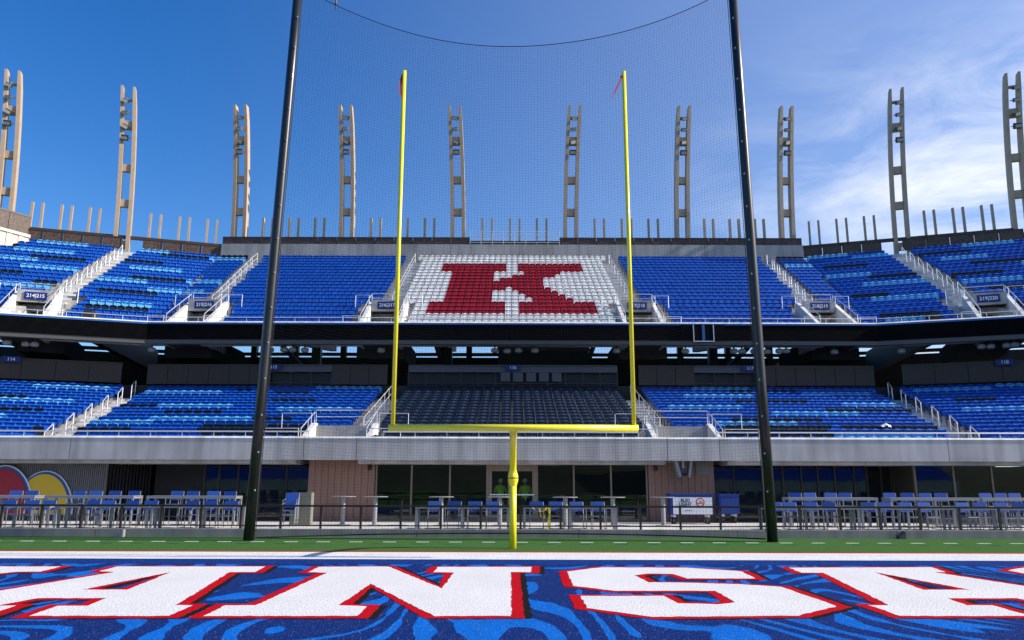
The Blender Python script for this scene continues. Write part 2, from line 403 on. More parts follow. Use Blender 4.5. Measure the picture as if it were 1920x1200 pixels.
LETTERS = [
 ([(-900, 190), (345, 190), (225, 219), (90, 220), (-900, 320)], None),
 ([(660, 190), (1490, 190), (1435, 221), (1290, 222), (990, 408), (1085, 410), (950, 470), (160, 470), (330, 412), (495, 412), (600, 369), (205, 370), (-20, 412), (90, 412), (-80, 470), (-900, 470), (-650, 410), (-510, 410), (650, 221), (555, 217)],
  [(465, 321), (962, 221), (717, 321)]),
 ([(1795, 192), (2185, 190), (2485, 315), (2552, 225), (2440, 222), (2465, 192), (2990, 192), (2985, 222), (2875, 222), (2875, 470), (2445, 472), (2085, 288), (1905, 410), (2065, 415), (2010, 470), (1150, 470), (1265, 410), (1440, 410), (1840, 225), (1735, 222)], None),
 ([(3190, 218), (3380, 195), (3860, 197), (4170, 217), (4250, 258), (3865, 258), (3785, 232), (3635, 230), (3570, 240), (3650, 280), (3840, 281), (4150, 290), (4395, 305), (4710, 415), (4490, 468), (3670, 475), (3300, 425), (3265, 357), (3730, 357), (3810, 398), (4035, 404), (4140, 393), (4025, 328), (3460, 328), (3225, 300)], None),
 ([(4440, 197), (5240, 194), (5320, 222), (5255, 222), (6460, 410), (6590, 410), (6840, 470), (6040, 470), (5820, 412), (5950, 412), (5720, 370), (5330, 370), (5440, 410), (5580, 410), (5800, 470), (5065, 470), (4890, 410), (5005, 410), (4630, 225), (4505, 225)],
  [(4920, 222), (5460, 322), (5195, 322)]),
 ([(5665, 212), (5780, 193), (6500, 190), (6700, 235), (5760, 229)], None)]
for poly, hole in LETTERS:
    P = [ground(x / 3, 1000 + y / 3) for x, y in poly]; H = [ground(x / 3, 1000 + y / 3) for x, y in hole] if hole else None
    outer = offset_poly(P, 0.165)
    inner = offset_poly(H, -0.15) if H else None
    sh = [(x + 0.10, y - 0.03) for x, y in outer]
    flat_shape("letter_shadow", [sh] + ([[(x + .07, y - .02) for x, y in offset_poly(H, -0.23)]] if H else []), 0.007, M_KPAINT, g)
    flat_shape("letter_outline", [outer] + ([inner] if H else []), 0.010, M_RPAINT, g)
    o = flat_shape("painted_letter", [P] + ([H] if H else []), 0.013, M_WPAINT, g)

# ------------------------------------------------------------------ goal post
GX, GY, GB = 0.04, 18.95, 22.2
gp = thing("goal_post", "tall yellow single-post goal with crossbar and two uprights behind the end line", "goal post", (GX, GB, 0))
MB().tube([(GX, GB, -0.2), (GX, GB, 1.83)], 0.095, 20).build("post", M_YELLOW, gp, True)
fl = MB().lathe([(0.098, 1.64), (0.142, 1.79), (0.142, 1.842)], 20, (GX, GB, 0)).lathe([(0.142, 1.862), (0.142, 1.90), (0.100, 2.05)], 20, (GX, GB, 0))
flo = fl.build("flange", M_YELLOW, gp)
MB().lathe([(0.146, 1.840), (0.146, 1.864)], 20, (GX, GB, 0)).build("gasket", M_BLACK, flo)
neck = [(GX, GB, 1.86)] + [(GX, GB - (GB - GY) * (1 - math.cos(t)), 1.86 + 1.05 * math.sin(t) ** 0.9) for t in [R(a) for a in range(8, 91, 8)]] + [(GX, GY, 2.91)]
MB().tube(neck, 0.092, 18).build("gooseneck", M_YELLOW, gp, True)
MB().tube([(GX - 2.95, GY, 2.98), (GX + 2.95, GY, 2.98)], 0.080, 20).build("crossbar", M_YELLOW, gp, True)
for sx in (-1, 1):
    xu = GX + sx * 2.855
    MB().tube([(xu, GY, 3.02), (xu, GY, 12.20)], 0.052, 16).build("upright", M_YELLOW, gp, True)
def ribbon(pts, widths, side, name, label):
    b = MB(); vs = []
    for p, wd in zip(pts, widths):
        vs += [(p[0] - side[0] * wd / 2, p[1] - side[1] * wd / 2, p[2] - side[2] * wd / 2), (p[0] + side[0] * wd / 2, p[1] + side[1] * wd / 2, p[2] + side[2] * wd / 2)]
    n = len(pts); b.add(vs, [(2 * i, 2 * i + 1, 2 * i + 3, 2 * i + 2) for i in range(n - 1)])
    vs2 = [(v[0] + .003, v[1] + .004, v[2]) for v in vs]; b.add(vs2, [(2 * i, 2 * i + 2, 2 * i + 3, 2 * i + 1) for i in range(n - 1)])
    o = b.build(name, M_FLAG); tag(o, label, "ribbon"); return o
xl, xr = GX - 2.855, GX + 2.855
ribbon([(xl - .055, GY, 12.12), (xl - .075, GY - .03, 11.95), (xl - .09, GY - .05, 11.75), (xl - .075, GY - .05, 11.55), (xl - .06, GY - .05, 11.40)], [.02, .05, .055, .045, .01], (1, 0.6, 0),
       "wind_ribbon", "dark red wind ribbon hanging straight down against the yellow upright")
ribbon([(xr - .05, GY, 12.10), (xr - .10, GY - .1, 11.93), (xr - .20, GY - .2, 11.70), (xr - .29, GY - .26, 11.48), (xr - .40, GY - .3, 11.28)], [.12, .05, .08, .06, .01], (0.8, 0.3, 0.5),
       "wind_ribbon", "dark red wind ribbon blown out at a slant from the yellow upright")

# ------------------------------------------------------------------ net poles and net
PY, PZ = 25.1, 21.0
def pole_x(s, z): return (-8.0 + 0.42 * z / 18.4) if s < 0 else (7.95 - 0.20 * z / 18.4)
for s, lb in ((-1, "tall black net pole nearest the corrugated wall and rounded red and yellow sign"), (1, "tall black net pole nearest the white drinks cart")):
    t = thing("net_pole", lb, "pole", (pole_x(s, 0), PY, 0), 0, "poles of the goal net")
    MB().tube([(pole_x(s, z), PY, z) for z in (-.2, 5, 10, 15, PZ)], 0.165, 20, True, 0.15).build("pole_shaft", M_POLE, t, True)
    for i in range(16):
        z = 1.5 + i * 1.15
        MB().box((pole_x(s, z) - s * 0.10, PY - .155, z), (.035, .06, .05)).build("cable_clip", M_LAMP, t)
    MB().tube([(pole_x(s, z) - s * .21, PY - .05, z) for z in (0.3, 6, 12, 18.8)], .012, 5).build("halyard", M_BLACK, t)
def net_pt(a, t):                 # a across 0..1, t up 0..1
    q = 1 - (2 * a - 1) ** 2
    ztop = 18.8 - 2.22 * q; zbot = 0.05 + 0.08 * q
    z = zbot + (ztop - zbot) * t
    x = pole_x(-1, z) + 0.2 + (pole_x(1, z) - pole_x(-1, z) - 0.4) * a
    return (x, PY + 1.35 * q * (1 - t) ** 1.5 + 0.05 * math.sin(9 * a + 5 * t) * q, z)
net = thing("goal_net", "fine black net hung between two tall poles behind the goal", "net", (0, PY, 0))
nb = MB(); NV, NH = 152, 176
for i in range(NV + 1): nb.tube([net_pt(i / NV, j / 20) for j in range(21)], 0.0021, 3, False)
for j in range(1, NH): nb.tube([net_pt(i / 24, j / NH) for i in range(25)], 0.0021, 3, False)
no = nb.build("mesh_cords", M_NET, net); no['kind'] = 'stuff'
MB().tube([net_pt(i / 40, 1) for i in range(41)], 0.013, 6).build("top_rope", M_NET, net)
MB().tube([net_pt(i / 40, 0.002) for i in range(41)], 0.024, 6).build("bottom_rope", M_NET, net)
bx, by, bz = net_pt(0.078, 1.0)
bird = thing("bird", "small brown bird perched on the top rope of the net", "bird", (bx, by, bz))
bb = MB().tube([(bx, by - .02, bz + .02), (bx, by, bz + .08), (bx, by + .01, bz + .17), (bx, by, bz + .22)], .045, 8, True, .03); bb.ball((bx, by - .01, bz + .235), .035, 8, 6)
bb.tube([(bx, by + .02, bz + .05), (bx - .005, by + .05, bz - .06), (bx - .01, by + .07, bz - .16)], .022, 6, True, .012)
bb.build("body", mat("brown_feathers", (0.16, 0.09, 0.05), 0.8), bird, True)
MB().tube([(bx, by - .04, bz + .235), (bx, by - .07, bz + .23)], .008, 5, True, .002).build("beak", M_BLACK, bird)

# ------------------------------------------------------------------ bowl plan
ALPHA = R(18.2); SL = math.tan(ALPHA / 2)
CA, SA = math.cos(ALPHA), math.sin(ALPHA)
def Xc(Y): return 21.3 + SL * (Y - 46.25)
def fp(side, u, Y):               # side 0 centre (u = x), -1 left, +1 right (u outwards from the fold)
    if side == 0: return (u, Y)
    return (side * (Xc(Y) + u * CA), Y - u * SA)
def fang(side): return -side * ALPHA
UMAX = 16.0
def strip(mb, side, Y0, Y1, z0, z1, u0=None, u1=None):
    if side == 0:
        a0, a1 = (-Xc(Y0), Xc(Y0)) if u0 is None else (u0, u1); b0, b1 = (-Xc(Y1), Xc(Y1)) if u0 is None else (u0, u1)
        return mb.prism([(a0, Y0), (a1, Y0), (b1, Y1), (b0, Y1)], z0, z1)
    u0 = 0 if u0 is None else u0; u1 = UMAX if u1 is None else u1
    return mb.prism([fp(side, u0, Y0), fp(side, u1, Y0), fp(side, u1, Y1), fp(side, u0, Y1)], z0, z1)

def seg_strips(side, Y0, Y1, z0, z1, cuts, name, mtl, parent, ymin=None):
    if side == 0: ends = [None] + [c for p in sorted(cuts) for c in (p[0], p[1])] + [None]
    else: ends = [0.0] + [c for p in sorted(cuts) for c in (p[0], p[1])] + [UMAX]
    for k in range(0, len(ends), 2):
        def e(v, Y, first): return (-Xc(Y) if first else Xc(Y)) if v is None else v
        a, c = ends[k], ends[k + 1]
        pl = [fp(side, e(a, Y0, True), Y0), fp(side, e(c, Y0, False), Y0), fp(side, e(c, Y1, False), Y1), fp(side, e(a, Y1, True), Y1)]
        if ymin is not None:
            cl = []
            for i in range(4):
                p, q = pl[i - 1], pl[i]
                if (p[1] >= ymin) != (q[1] >= ymin): f = (ymin - p[1]) / (q[1] - p[1]); cl.append((p[0] + f * (q[0] - p[0]), ymin))
                if q[1] >= ymin: cl.append(q)
            pl = cl
        if len(pl) >= 3: MB().prism(pl, z0, z1).build(name, mtl, parent)

# upper rows r = 0 front .. 20 back ; lower rows r = 0 front .. 16 back
UR, UY0, UZ0, URUN, URISE = 21, 46.2, 11.2 - 0.84, 0.8025, 0.443
LR, LY0, LZ0, LRUN, LRISE = 17, 34.9, 3.81 - 0.84, 0.74, 0.2265
def urow(r): return UY0 + r * URUN, UZ0 + r * URISE
def lrow(r): return LY0 + r * LRUN, LZ0 + r * LRISE
UA1 = 7.83                        # upper inner aisle centre
def ua2(Y): return 19.15 + 0.1 * (Y - 46.25)
U_SIDE = 6.75
LA1 = 6.95
AH = 0.68                         # half aisle

# ------------------------------------------------------------------ upper stand
us = thing("upper_stand", "upper seating deck of pale stepped concrete behind the black ribbon board", "stand", (0, 45, 0))
for side in (0, -1, 1):
    for r in range(UR):
        Y, z = urow(r)
        cuts = [] if r > 4 else ([(p - 1.0, p + 1.0) for p in (-19.3, -UA1, UA1, 19.3)] if side == 0 else [(U_SIDE - 1.0, U_SIDE + 1.0)])
        seg_strips(side, Y - 0.58, Y - 0.58 + URUN + (0.06 if r < UR - 1 else 0.4), z - 0.62, z, cuts, "tread", C_TREAD, us)
def aisle_steps(parent, side, uf, rows, rowf, run, rise, skip):
    hs = {}
    for r in range(rows - 1):
        if r < skip: continue
        Y, z = rowf(r); u = uf(Y)
        p = fp(side, u, Y - 0.58 + run * 0.75)
        MB().box((p[0], p[1], z + rise / 4 + 0.001), (2 * AH - 0.1, run * 0.48, rise / 2), fang(side)).build("aisle_step", C_WHITE, parent)
UP_AISLES = [(0, lambda Y: -UA1), (0, lambda Y: UA1), (0, lambda Y: -ua2(Y)), (0, lambda Y: ua2(Y)), (-1, lambda Y: U_SIDE), (1, lambda Y: U_SIDE)]
for sd, uf in UP_AISLES: aisle_steps(us, sd, uf, UR, urow, URUN, URISE, 5)
# rear wall, screen, rails
YBK = UY0 + 20 * URUN + 0.75
def cpanel(parent, name, mtl, x0, x1, y0, y1, z0, z1): return MB().b2(x0, x1, y0, y1, z0, z1).build(name, mtl, parent)
edges = [-Xc(YBK), atx(603, YBK, 21), atx(844, YBK, 21), atx(1084, YBK, 21), atx(1321, YBK, 21), Xc(YBK)]
for i in range(5): cpanel(us, "rear_wall_panel", C_WALL, edges[i] + .012, edges[i + 1] - .012, YBK, YBK + .25, 19.0, 21.22)
for sd in (-1, 1):
    b = MB(); strip(b, sd, YBK - .3, YBK + .1, 19.0, 19.75); b.build("rear_ledge", C_WHITE, us)
ur = thing("perforated_screen", "dark brown perforated metal screen panels along the top of the upper deck", "screen", (0, YBK, 21))
def screen_run(side, u0, u1, z0, z1, n, Yb):
    for i in range(n):
        a = u0 + (u1 - u0) * i / n; c = u0 + (u1 - u0) * (i + 1) / n
        p0 = fp(side, a + .02, Yb); p1 = fp(side, c - .02, Yb)
        b = MB(); ang = math.atan2(p1[1] - p0[1], p1[0] - p0[0]); mid = ((p0[0] + p1[0]) / 2, (p0[1] + p1[1]) / 2); ln = math.hypot(p1[0] - p0[0], p1[1] - p0[1])
        b.box((*mid, z1 - .05), (ln, .10, .10), ang); b.box((*mid, z0 + .05), (ln, .10, .10), ang)
        for k in (-1, 1): b.box((mid[0] + math.cos(ang) * k * (ln / 2 - .03), mid[1] + math.sin(ang) * k * (ln / 2 - .03), (z0 + z1) / 2), (.06, .10, z1 - z0), ang)
        fr = b.build("frame", M_BRONZE2, ur)
        MB().box((*mid, (z0 + z1) / 2), (ln - .13, .03, z1 - z0 - .21), ang).build("perforated_sheet", M_BRONZE, fr)
gapL, gapR = atx(881, YBK + .4, 21.5), atx(1048, YBK + .4, 21.5)
screen_run(0, -Xc(YBK + .35), gapL, 21.28, 21.93, 13, YBK + .35); screen_run(0, gapR, Xc(YBK + .35), 21.28, 21.93, 13, YBK + .35)
screen_run(-1, 0.05, U_SIDE - .75, 20.2, 21.15, 4, YBK + .35); screen_run(-1, U_SIDE + .75, 14.5, 20.2, 21.15, 5, YBK + .35)
screen_run(1, 0.05, U_SIDE - .75, 20.2, 21.15, 4, YBK + .35); screen_run(1, U_SIDE + .75, UMAX, 20.2, 21.15, 5, YBK + .35)
gr_ = thing("guard_rail", "thin silver guard rail filling the gap in the brown screen above the K", "railing", ((gapL + gapR) / 2, YBK, 21.2))
for z in (21.45, 21.75, 22.1, 22.4): MB().tube([(gapL, YBK + .2, z), (gapR, YBK + .2, z)], .02, 5).build("rail", M_GALV, gr_)
for i in range(9): x = gapL + (gapR - gapL) * i / 8; MB().tube([(x, YBK + .2, 21.2), (x, YBK + .2, 22.45)], .022, 5).build("post", M_GALV, gr_)

# rear beam behind the screens
YT = YBK + 1.6
rb = thing("rear_beam", "long brown horizontal steel beam behind the perforated screen", "beam", (0, YT, 21))
MB().b2(-Xc(YT), Xc(YT), YT - .1, YT + .1, 21.75, 22.0).build("centre_span", M_BRONZE2, rb)
for sd in (-1, 1):
    b = MB(); strip(b, sd, YT - .1, YT + .1, 21.35, 21.62); b.build("wing_span", M_BRONZE2, rb)

# light towers and stub posts
TOW = [(5, -1), (229, -1), (447, -1), (649, 0), (858, 0), (1070, 0), (1280, 0), (1477, 1), (1690, 1), (1915, 1)]
TPOS = []
for px, sd in TOW:
    if sd == 0 or abs(px - 960) < 535:
        x = atx(px, YT, 22); TPOS.append(((x, YT), 0.0))
    else:
        s_ = -1 if px < 960 else 1
        best = min((abs(fp(s_, u / 50, YT)[0] - atx(px, fp(s_, u / 50, YT)[1], 22)), u / 50) for u in range(0, 1100))
        TPOS.append((fp(s_, best[1], YT), fang(s_)))
M_BAFFLE = M_BRONZE2
TLAB = ["end tower beside the beige metal siding", "tower above the stairs of portal 214 215", "tower above the fold between portals 214 215 and 215 216", "tower above the plain blue seats by portal 215 216",
        "tower above the K on the side of portal 216 217", "tower above the K on the side of portal 217 218", "tower above the plain blue seats by portal 217 218", "tower above the seat block between portals 217 218 and 218 219",
        "tower above the stairs of portal 219 220", "end tower beyond portal 219 220"]
for (pos, ang), lb in zip(TPOS, TLAB):
    cx, cy = pos
    t = thing("light_tower", "tan floodlight " + lb, "light tower", (cx, cy, 19.5), 0, "curved floodlight towers on the rim")
    sgx = 1 if cx > 0 else -1; ln = sgx * (0.30 + 0.012 * abs(cx)); H0, H1 = 19.5, 34.6
    if abs(ang) > 0: H0, H1 = 19.0, 35.0
    def ax(h): f = (h - H0) / (H1 - H0); return cx + ln * f * f * 1.6 - ln * .1, cy + 0.5 * f * f
    hs = [H0 + (H1 - H0) * k / 10 for k in range(11)]
    ca, sa = math.cos(ang), math.sin(ang)
    for k in (-1, 1):
        b = MB(); vs = []
        for i, h in enumerate(hs):
            x, y = ax(h); wd = .145 if i < 10 else .10; dp = .34
            for dx, dy in ((-wd, -dp), (wd, -dp), (wd, dp), (-wd, dp)):
                lx = k * .47 + dx; vs.append((x + lx * ca - dy * sa, y + lx * sa + dy * ca, h))
        n = len(hs); fs = [(0, 3, 2, 1), tuple(range(4 * n - 4, 4 * n))]
        for i in range(n - 1):
            for j in range(4): fs.append((4 * i + j, 4 * i + (j + 1) % 4, 4 * i + 4 + (j + 1) % 4, 4 * i + 4 + j))
        b.add(vs, fs); b.build("mast_leg", M_TOWER, t)
    for f, hh in ((0.115, .62), (0.335, .62), (0.53, .62), (0.775, .70), (0.925, .12)):
        x, y = ax(H0 + (H1 - H0) * f); MB().box((x, y, H0 + (H1 - H0) * f), (.66, .38, hh), ang).build("cross_beam", M_TOWER, t)
    for f, tilt, tw in ((0.905, -.45, .5), (0.835, .1, -.5), (0.755, -1.0, .9), (0.69, .0, 0.0)):
        h = H0 + (H1 - H0) * f; x, y = ax(h)
        lamp = MB().box((x, y - .55, h), (.56, .30, .46) if f < .7 else (.52, .34, .30), ang + tw * .5, tilt * .35 * sgx, .5).build("floodlight", M_LAMPD, t)
        MB().box((x + .0, y - .72, h - .09), (.46, .02, .24), ang + tw * .5, tilt * .35 * sgx, .5).build("lens", M_LENS, lamp)
        MB().box((x, y - .3, h + .08), (.60, .06, .05), ang).build("lamp_bracket", M_LAMPD, t)
for i in range(len(TPOS) - 1):
    (p0, a0), (p1, a1) = TPOS[i], TPOS[i + 1]
    for k, f in enumerate((0.215, 0.30, 0.46, 0.545, 0.70, 0.785)):
        # follow the folded rim rather than the chord
        def rim(f):
            x = p0[0] + (p1[0] - p0[0]) * f
            if abs(x) <= Xc(YT): return x, YT
            u = (abs(x) - Xc(YT)) / CA; return x, YT - u * SA
        x, y = rim(f); top = 24.05 if abs(x) < Xc(YT) else 23.75
        o = MB().box((x, y + .12, (20.2 + top) / 2), (.17, .26, top - 20.2), a0 if a0 else a1).build("rim_post", M_TOWER)
        tag(o, "slim tan upright post in the paired row along the stand rim", "post", "slim paired posts along the rim")

# end wall beside the left wing
p0 = fp(-1, 14.0, YBK + .4); p1 = (p0[0] - 9.5, p0[1] - 17.0)
ew = thing("metal_siding_wall", "beige vertical metal siding wall with brown screen on top beside the upper seats", "wall", (p0[0], p0[1], 14))
dx, dy = p1[0] - p0[0], p1[1] - p0[1]; LW = math.hypot(dx, dy); aw = math.atan2(dy, dx)
NP = 44
for i in range(NP):
    f = (i + .5) / NP; MB().box((p0[0] + dx * f, p0[1] + dy * f, 17.2), (LW / NP - .03, .16 if i % 2 else .10, 6.4), aw).build("siding_panel", M_BEIGE, ew)
MB().box((p0[0] + dx / 2 - .1, p0[1] + dy / 2, 20.5), (LW, .5, .22), aw).build("coping", C_WHITE, ew)
for i in range(12):
    f = (i + .5) / 12; MB().box((p0[0] + dx * f - .1, p0[1] + dy * f, 21.35), (LW / 12 - .05, .08, 1.35), aw).build("screen_panel", M_BRONZE, ew)
MB().box((p0[0] + dx / 2 - .1, p0[1] + dy / 2, 22.08), (LW, .14, .12), aw).build("screen_cap", M_BRONZE2, ew)

# front edge : ledge, ribbon board, soffit beam, rail
YR = 45.3
rbn = thing("ribbon_board", "long black display board wrapped around the front of the upper deck", "display board", (0, YR, 9.9))
led = thing("deck_edge", "thin white coping with blue trim along the upper deck front", "coping", (0, YR, 10.9))
sof = thing("soffit_beam", "grey beam running under the black ribbon board", "beam", (0, YR, 9.7))
for sd in (0, -1, 1):
    n = 16 if sd == 0 else 6
    for i in range(n):
        if sd == 0: u0, u1 = -Xc(YR) + 2 * Xc(YR) * i / n, -Xc(YR) + 2 * Xc(YR) * (i + 1) / n
        else: u0, u1 = UMAX * i / n, UMAX * (i + 1) / n
        b = MB(); strip(b, sd, YR, YR + .28, 9.95, 10.84, u0 + .004, u1 - .004); b.build("display_panel", M_LED, rbn)
    b = MB(); strip(b, sd, YR - .04, YR + .09, 10.93, [10.945, 10.945, 11.03, 11.03]); strip(b, sd, YR + .091, YR + .5, 10.93, 11.03); b.build("coping_strip", C_WHITE, led)
    b = MB(); strip(b, sd, YR - .02, YR + .4, 10.845, 10.925); b.build("trim_strip", M_BLEDGE, led)
    b = MB(); strip(b, sd, YR + .05, YR + .42, 9.70, 9.945); b.build("beam_span", mat("grey_soffit_steel", (0.10, 0.096, 0.092), .6), sof)
    b = MB(); strip(b, sd, YR + .45, YR + 1.0, 9.75, 10.34); b.build("deck_upstand", C_SHADE, us)
sx0, sx1 = atx(1299, YR, 10.5), atx(1338, YR, 10.5)
sc = thing("lit_display_panel", "white outlined panel with a blue stripe hung over the black ribbon board", "display panel", ((sx0 + sx1) / 2, YR - .1, 10.3))
MB().b2(sx0, sx1, YR - .09, YR - .03, 9.86, 10.87).build("screen", M_LED, sc)
mw = mat("lit_white_led", (0.6, 0.65, 0.75), .5); mb_ = mat("lit_blue_led", (0.01, 0.10, 0.35), .5)
for q in ((sx0, sx0 + .05, 9.86, 10.87), (sx1 - .05, sx1, 9.86, 10.87)): MB().b2(q[0], q[1], YR - .105, YR - .092, q[2], q[3]).build("outline_bar", mw, sc)
MB().b2(sx0 + .051, sx1 - .051, YR - .105, YR - .092, 9.86, 9.91).build("outline_bar", mw, sc)
MB().b2((sx0 + sx1) / 2 - .09, (sx0 + sx1) / 2 + .07, YR - .105, YR - .092, 9.912, 10.87).build("blue_stripe", mb_, sc)
for q0, q1 in ((1277, 1298), (1340, 1358)): MB().b2(atx(q0, YR, 10.4), atx(q1, YR, 10.4), YR - .06, YR - .02, 9.95, 10.86).build("side_panel", M_LED, sc)
fr = thing("front_rail", "thin silver rail along the front of the upper deck", "railing", (0, YR + .3, 11))
for sd in (0, -1, 1):
    Yf = YR + .32
    if sd == 0: a, c = (-Xc(Yf), Yf, 11.32), (Xc(Yf), Yf, 11.32)
    else: a = (*fp(sd, 0, Yf), 11.32); c = (*fp(sd, UMAX, Yf), 11.32)
    MB().tube([a, c], .022, 6).build("rail", M_GALV, fr)
    n = 30 if sd == 0 else 11
    for i in range(n + 1):
        p = [a[k] + (c[k] - a[k]) * i / n for k in range(3)]; MB().tube([(p[0], p[1], 11.0), p], .018, 5).build("post", M_GALV, fr)

# ------------------------------------------------------------------ section signs
def sign(txt, pos, ang, wdt, hgt, label, ts):
    t = thing("section_sign", label, "sign", pos, ang, "blue section number signs")
    o = MB().box((0, 0, 0), (wdt, .05, hgt)).mesh("sign_board", M_SIGN); link("sign_board", o, t)
    add_text(txt, ts, M_WTEXT, t, (0, -.031, 0)); return t

# ------------------------------------------------------------------ portals
def portal(side, u, rowf, r_top, run, label, txt, names, upper=True):
    """stair portal cut into the front rows: two stepped side walls, back wall with lintel, rails"""
    Yb, zb = rowf(r_top); Yf, zf = rowf(0)
    Yb -= .62; Yf -= .45; base = fp(side, u, Yf); ang = fang(side)
    t = thing("stair_portal", label, "stair portal", (base[0], base[1], zf), ang, "stair portals in the seating")
    dep = Yb - Yf; hw = 1.12 if upper else 1.42; th = .22
    bot = -.55 if upper else -.2; top_b = zb - zf + (0.55 if upper else 0.62); top_f = 0.75 if upper else 0.62
    for k in (-1, 1):
        x0, x1 = (k * hw - th / 2, k * hw + th / 2); b = MB()
        prof = [(0.0, bot), (dep, bot), (dep, top_b), (dep - .3, top_b), (0.35, top_f), (0.0, top_f)]
        n = len(prof); vs = [(x0, y, z) for y, z in prof] + [(x1, y, z) for y, z in prof]
        fs = [tuple(range(n)), tuple(range(n, 2 * n))[::-1]] + [((i + 1) % n, i, n + i, n + (i + 1) % n) for i in range(n)]
        b.add(vs, fs); link("side_wall", b.mesh("side_wall", C_WHITE), t)
        pr = MB(); pr.tube([(k * hw, .25, top_f), (k * hw, .25, top_f + .5), (k * hw, dep - .25, top_b + .5), (k * hw, dep - .25, top_b)], .025, 6)
        pr.tube([(k * hw, dep / 2, (top_f + top_b) / 2), (k * hw, dep / 2, (top_f + top_b) / 2 + .5)], .02, 5)
        link("wall_rail", pr.mesh("wall_rail", M_GALV), t)
    if upper:
        link("lintel", MB().b2(-hw + th / 2 + .003, hw - th / 2 - .003, dep - .9, dep - .7, 2.03, top_b).mesh("lintel", C_WALL), t)
        link("passage_back", MB().b2(-hw + th / 2 + .003, hw - th / 2 - .003, dep + .9, dep + 1.0, -.6, 2.1).mesh("passage_back", M_STEELD), t)
        link("passage_floor", MB().b2(-hw + th / 2 + .003, hw - th / 2 - .003, .05, dep + .9, -.6, 0.06).mesh("passage_floor", C_SHADE), t)
        link("passage_ceiling", MB().b2(-hw + th / 2 + .003, hw - th / 2 - .003, dep - .69, dep + .9, 2.04, 2.15).mesh("passage_ceiling", C_SHADE), t)
    else:
        link("back_wall", MB().b2(-hw + th / 2 + .003, hw - th / 2 - .003, dep - .3, dep - .1, -.2, top_b - .12).mesh("back_wall", C_WALL), t)
        link("passage_floor", MB().b2(-hw + th / 2 + .003, hw - th / 2 - .003, .05, dep - .31, -.2, 0.06).mesh("passage_floor", C_TREAD), t)
    # rail over the back of the opening and to the sides
    pr = MB(); zt = top_b + .62; w2 = hw + (1.0 if upper else 1.5)
    pr.tube([(-hw, dep + .05, top_b - .1), (-hw, dep + .05, zt), (hw, dep + .05, zt), (hw, dep + .05, top_b - .1)], .025, 6)
    pr.tube([(-hw, dep + .05, zt - .3), (hw, dep + .05, zt - .3)], .018, 5)
    link("top_rail", pr.mesh("top_rail", M_GALV), t)
    for k in (-1, 1):
        pr = MB(); pr.tube([(k * (hw + .15), dep - .25, top_b - .4), (k * (hw + .15), dep - .25, zt - .17), (k * w2, dep - .25, zt - .17), (k * w2, dep - .25, top_b - .5)], .025, 6)
        link("side_rail", pr.mesh("side_rail", M_GALV), t)
        pr = MB(); pr.tube([(k * (hw + .05), .05, .15), (k * (hw + .05), .05, 1.1), (k * w2, .05, 1.1), (k * w2, .05, .15)], .022, 6)
        pr.tube([(k * (hw + .05), .05, .7), (k * w2, .05, .7)], .018, 5)
        link("front_guard", pr.mesh("front_guard", M_GALV), t)
    if upper:
        m = Matrix.Rotation(ang, 3, 'Z'); q = m @ Vector((0, dep - .94, 0))
        sign(txt, (base[0] + q.x, base[1] + q.y, zf + 2.40), ang, 1.2, .46, 'small blue sign reading "%s" over a stair portal' % txt.replace("|", " "), .30)
    return t
PORT_U = [(-1, U_SIDE, "214|215"), (0, -19.3, "215|216"), (0, -UA1, "216|217"), (0, UA1, "217|218"), (0, 19.3, "218|219"), (1, U_SIDE, "219|220")]
for sd, u, tx in PORT_U:
    portal(sd, u, urow, 5, URUN, 'pale concrete stair portal under the blue "%s" sign' % tx.replace("|", " "), tx, "")
portal(0, -LA1 - .75, lrow, 4, LRUN, "pale concrete stair portal in the lower deck between the 115 and 116 seats", "", "", False)
portal(0, LA1 + .75, lrow, 4, LRUN, "pale concrete stair portal in the lower deck between the 116 and 117 seats", "", "", False)

# ------------------------------------------------------------------ lower stand
ls = thing("lower_stand", "lower seating deck of stepped concrete behind the long concrete front wall", "stand", (0, 33.4, 0))
for side in (0, -1, 1):
    for r in range(LR):
        Y, z = lrow(r)
        cuts = [(p - 1.3, p + 1.3) for p in (-LA1 - .75, LA1 + .75)] if (side == 0 and r < 4) else []
        seg_strips(side, Y - 0.5 if r else 33.66, Y - 0.5 + LRUN + (0.06 if r < LR - 1 else 0.0), z - 0.42, z, cuts, "tread", C_TREAD, ls, 33.66)
def LXC(Y): return Xc(Y)
for sd, uf, sk in ((0, lambda Y: -LA1, 4), (0, lambda Y: LA1, 4), (-1, lambda Y: 0.75, 0), (1, lambda Y: 0.75, 0)):
    aisle_steps(ls, sd, uf, LR, lrow, LRUN, LRISE, sk)
FY = 33.4
fe = [-27, atx(132, FY, 3.2), atx(570, FY, 3.2), atx(669, FY, 3.2), atx(1252, FY, 3.2), atx(1350, FY, 3.2), atx(1779, FY, 3.2), 27]
for i in range(len(fe) - 1):
    if fe[i + 1] - fe[i] < .05: continue
    MB().b2(fe[i] + .014, fe[i + 1] - .014, FY, FY + .25, 2.70, 3.58).build("fascia_panel", C_FASCIA, ls)
    MB().prism([(fe[i] + .014, FY - .02), (fe[i + 1] - .014, FY - .02), (fe[i + 1] - .014, FY + .06), (fe[i] + .014, FY + .06)], 3.581, [3.59, 3.59, 3.665, 3.665]).b2(fe[i] + .014, fe[i + 1] - .014, FY + .061, FY + .27, 3.581, 3.665).build("coping", C_WHITE, ls)
for sd in (-1, 1):
    pass
MB().b2(-27, 27, FY + .26, FY + 8, 2.73, 2.9).build("soffit", C_SHADE, ls)
lf = thing("front_rail", "silver rail along the top of the lower concrete front wall", "railing", (0, FY, 3.6))
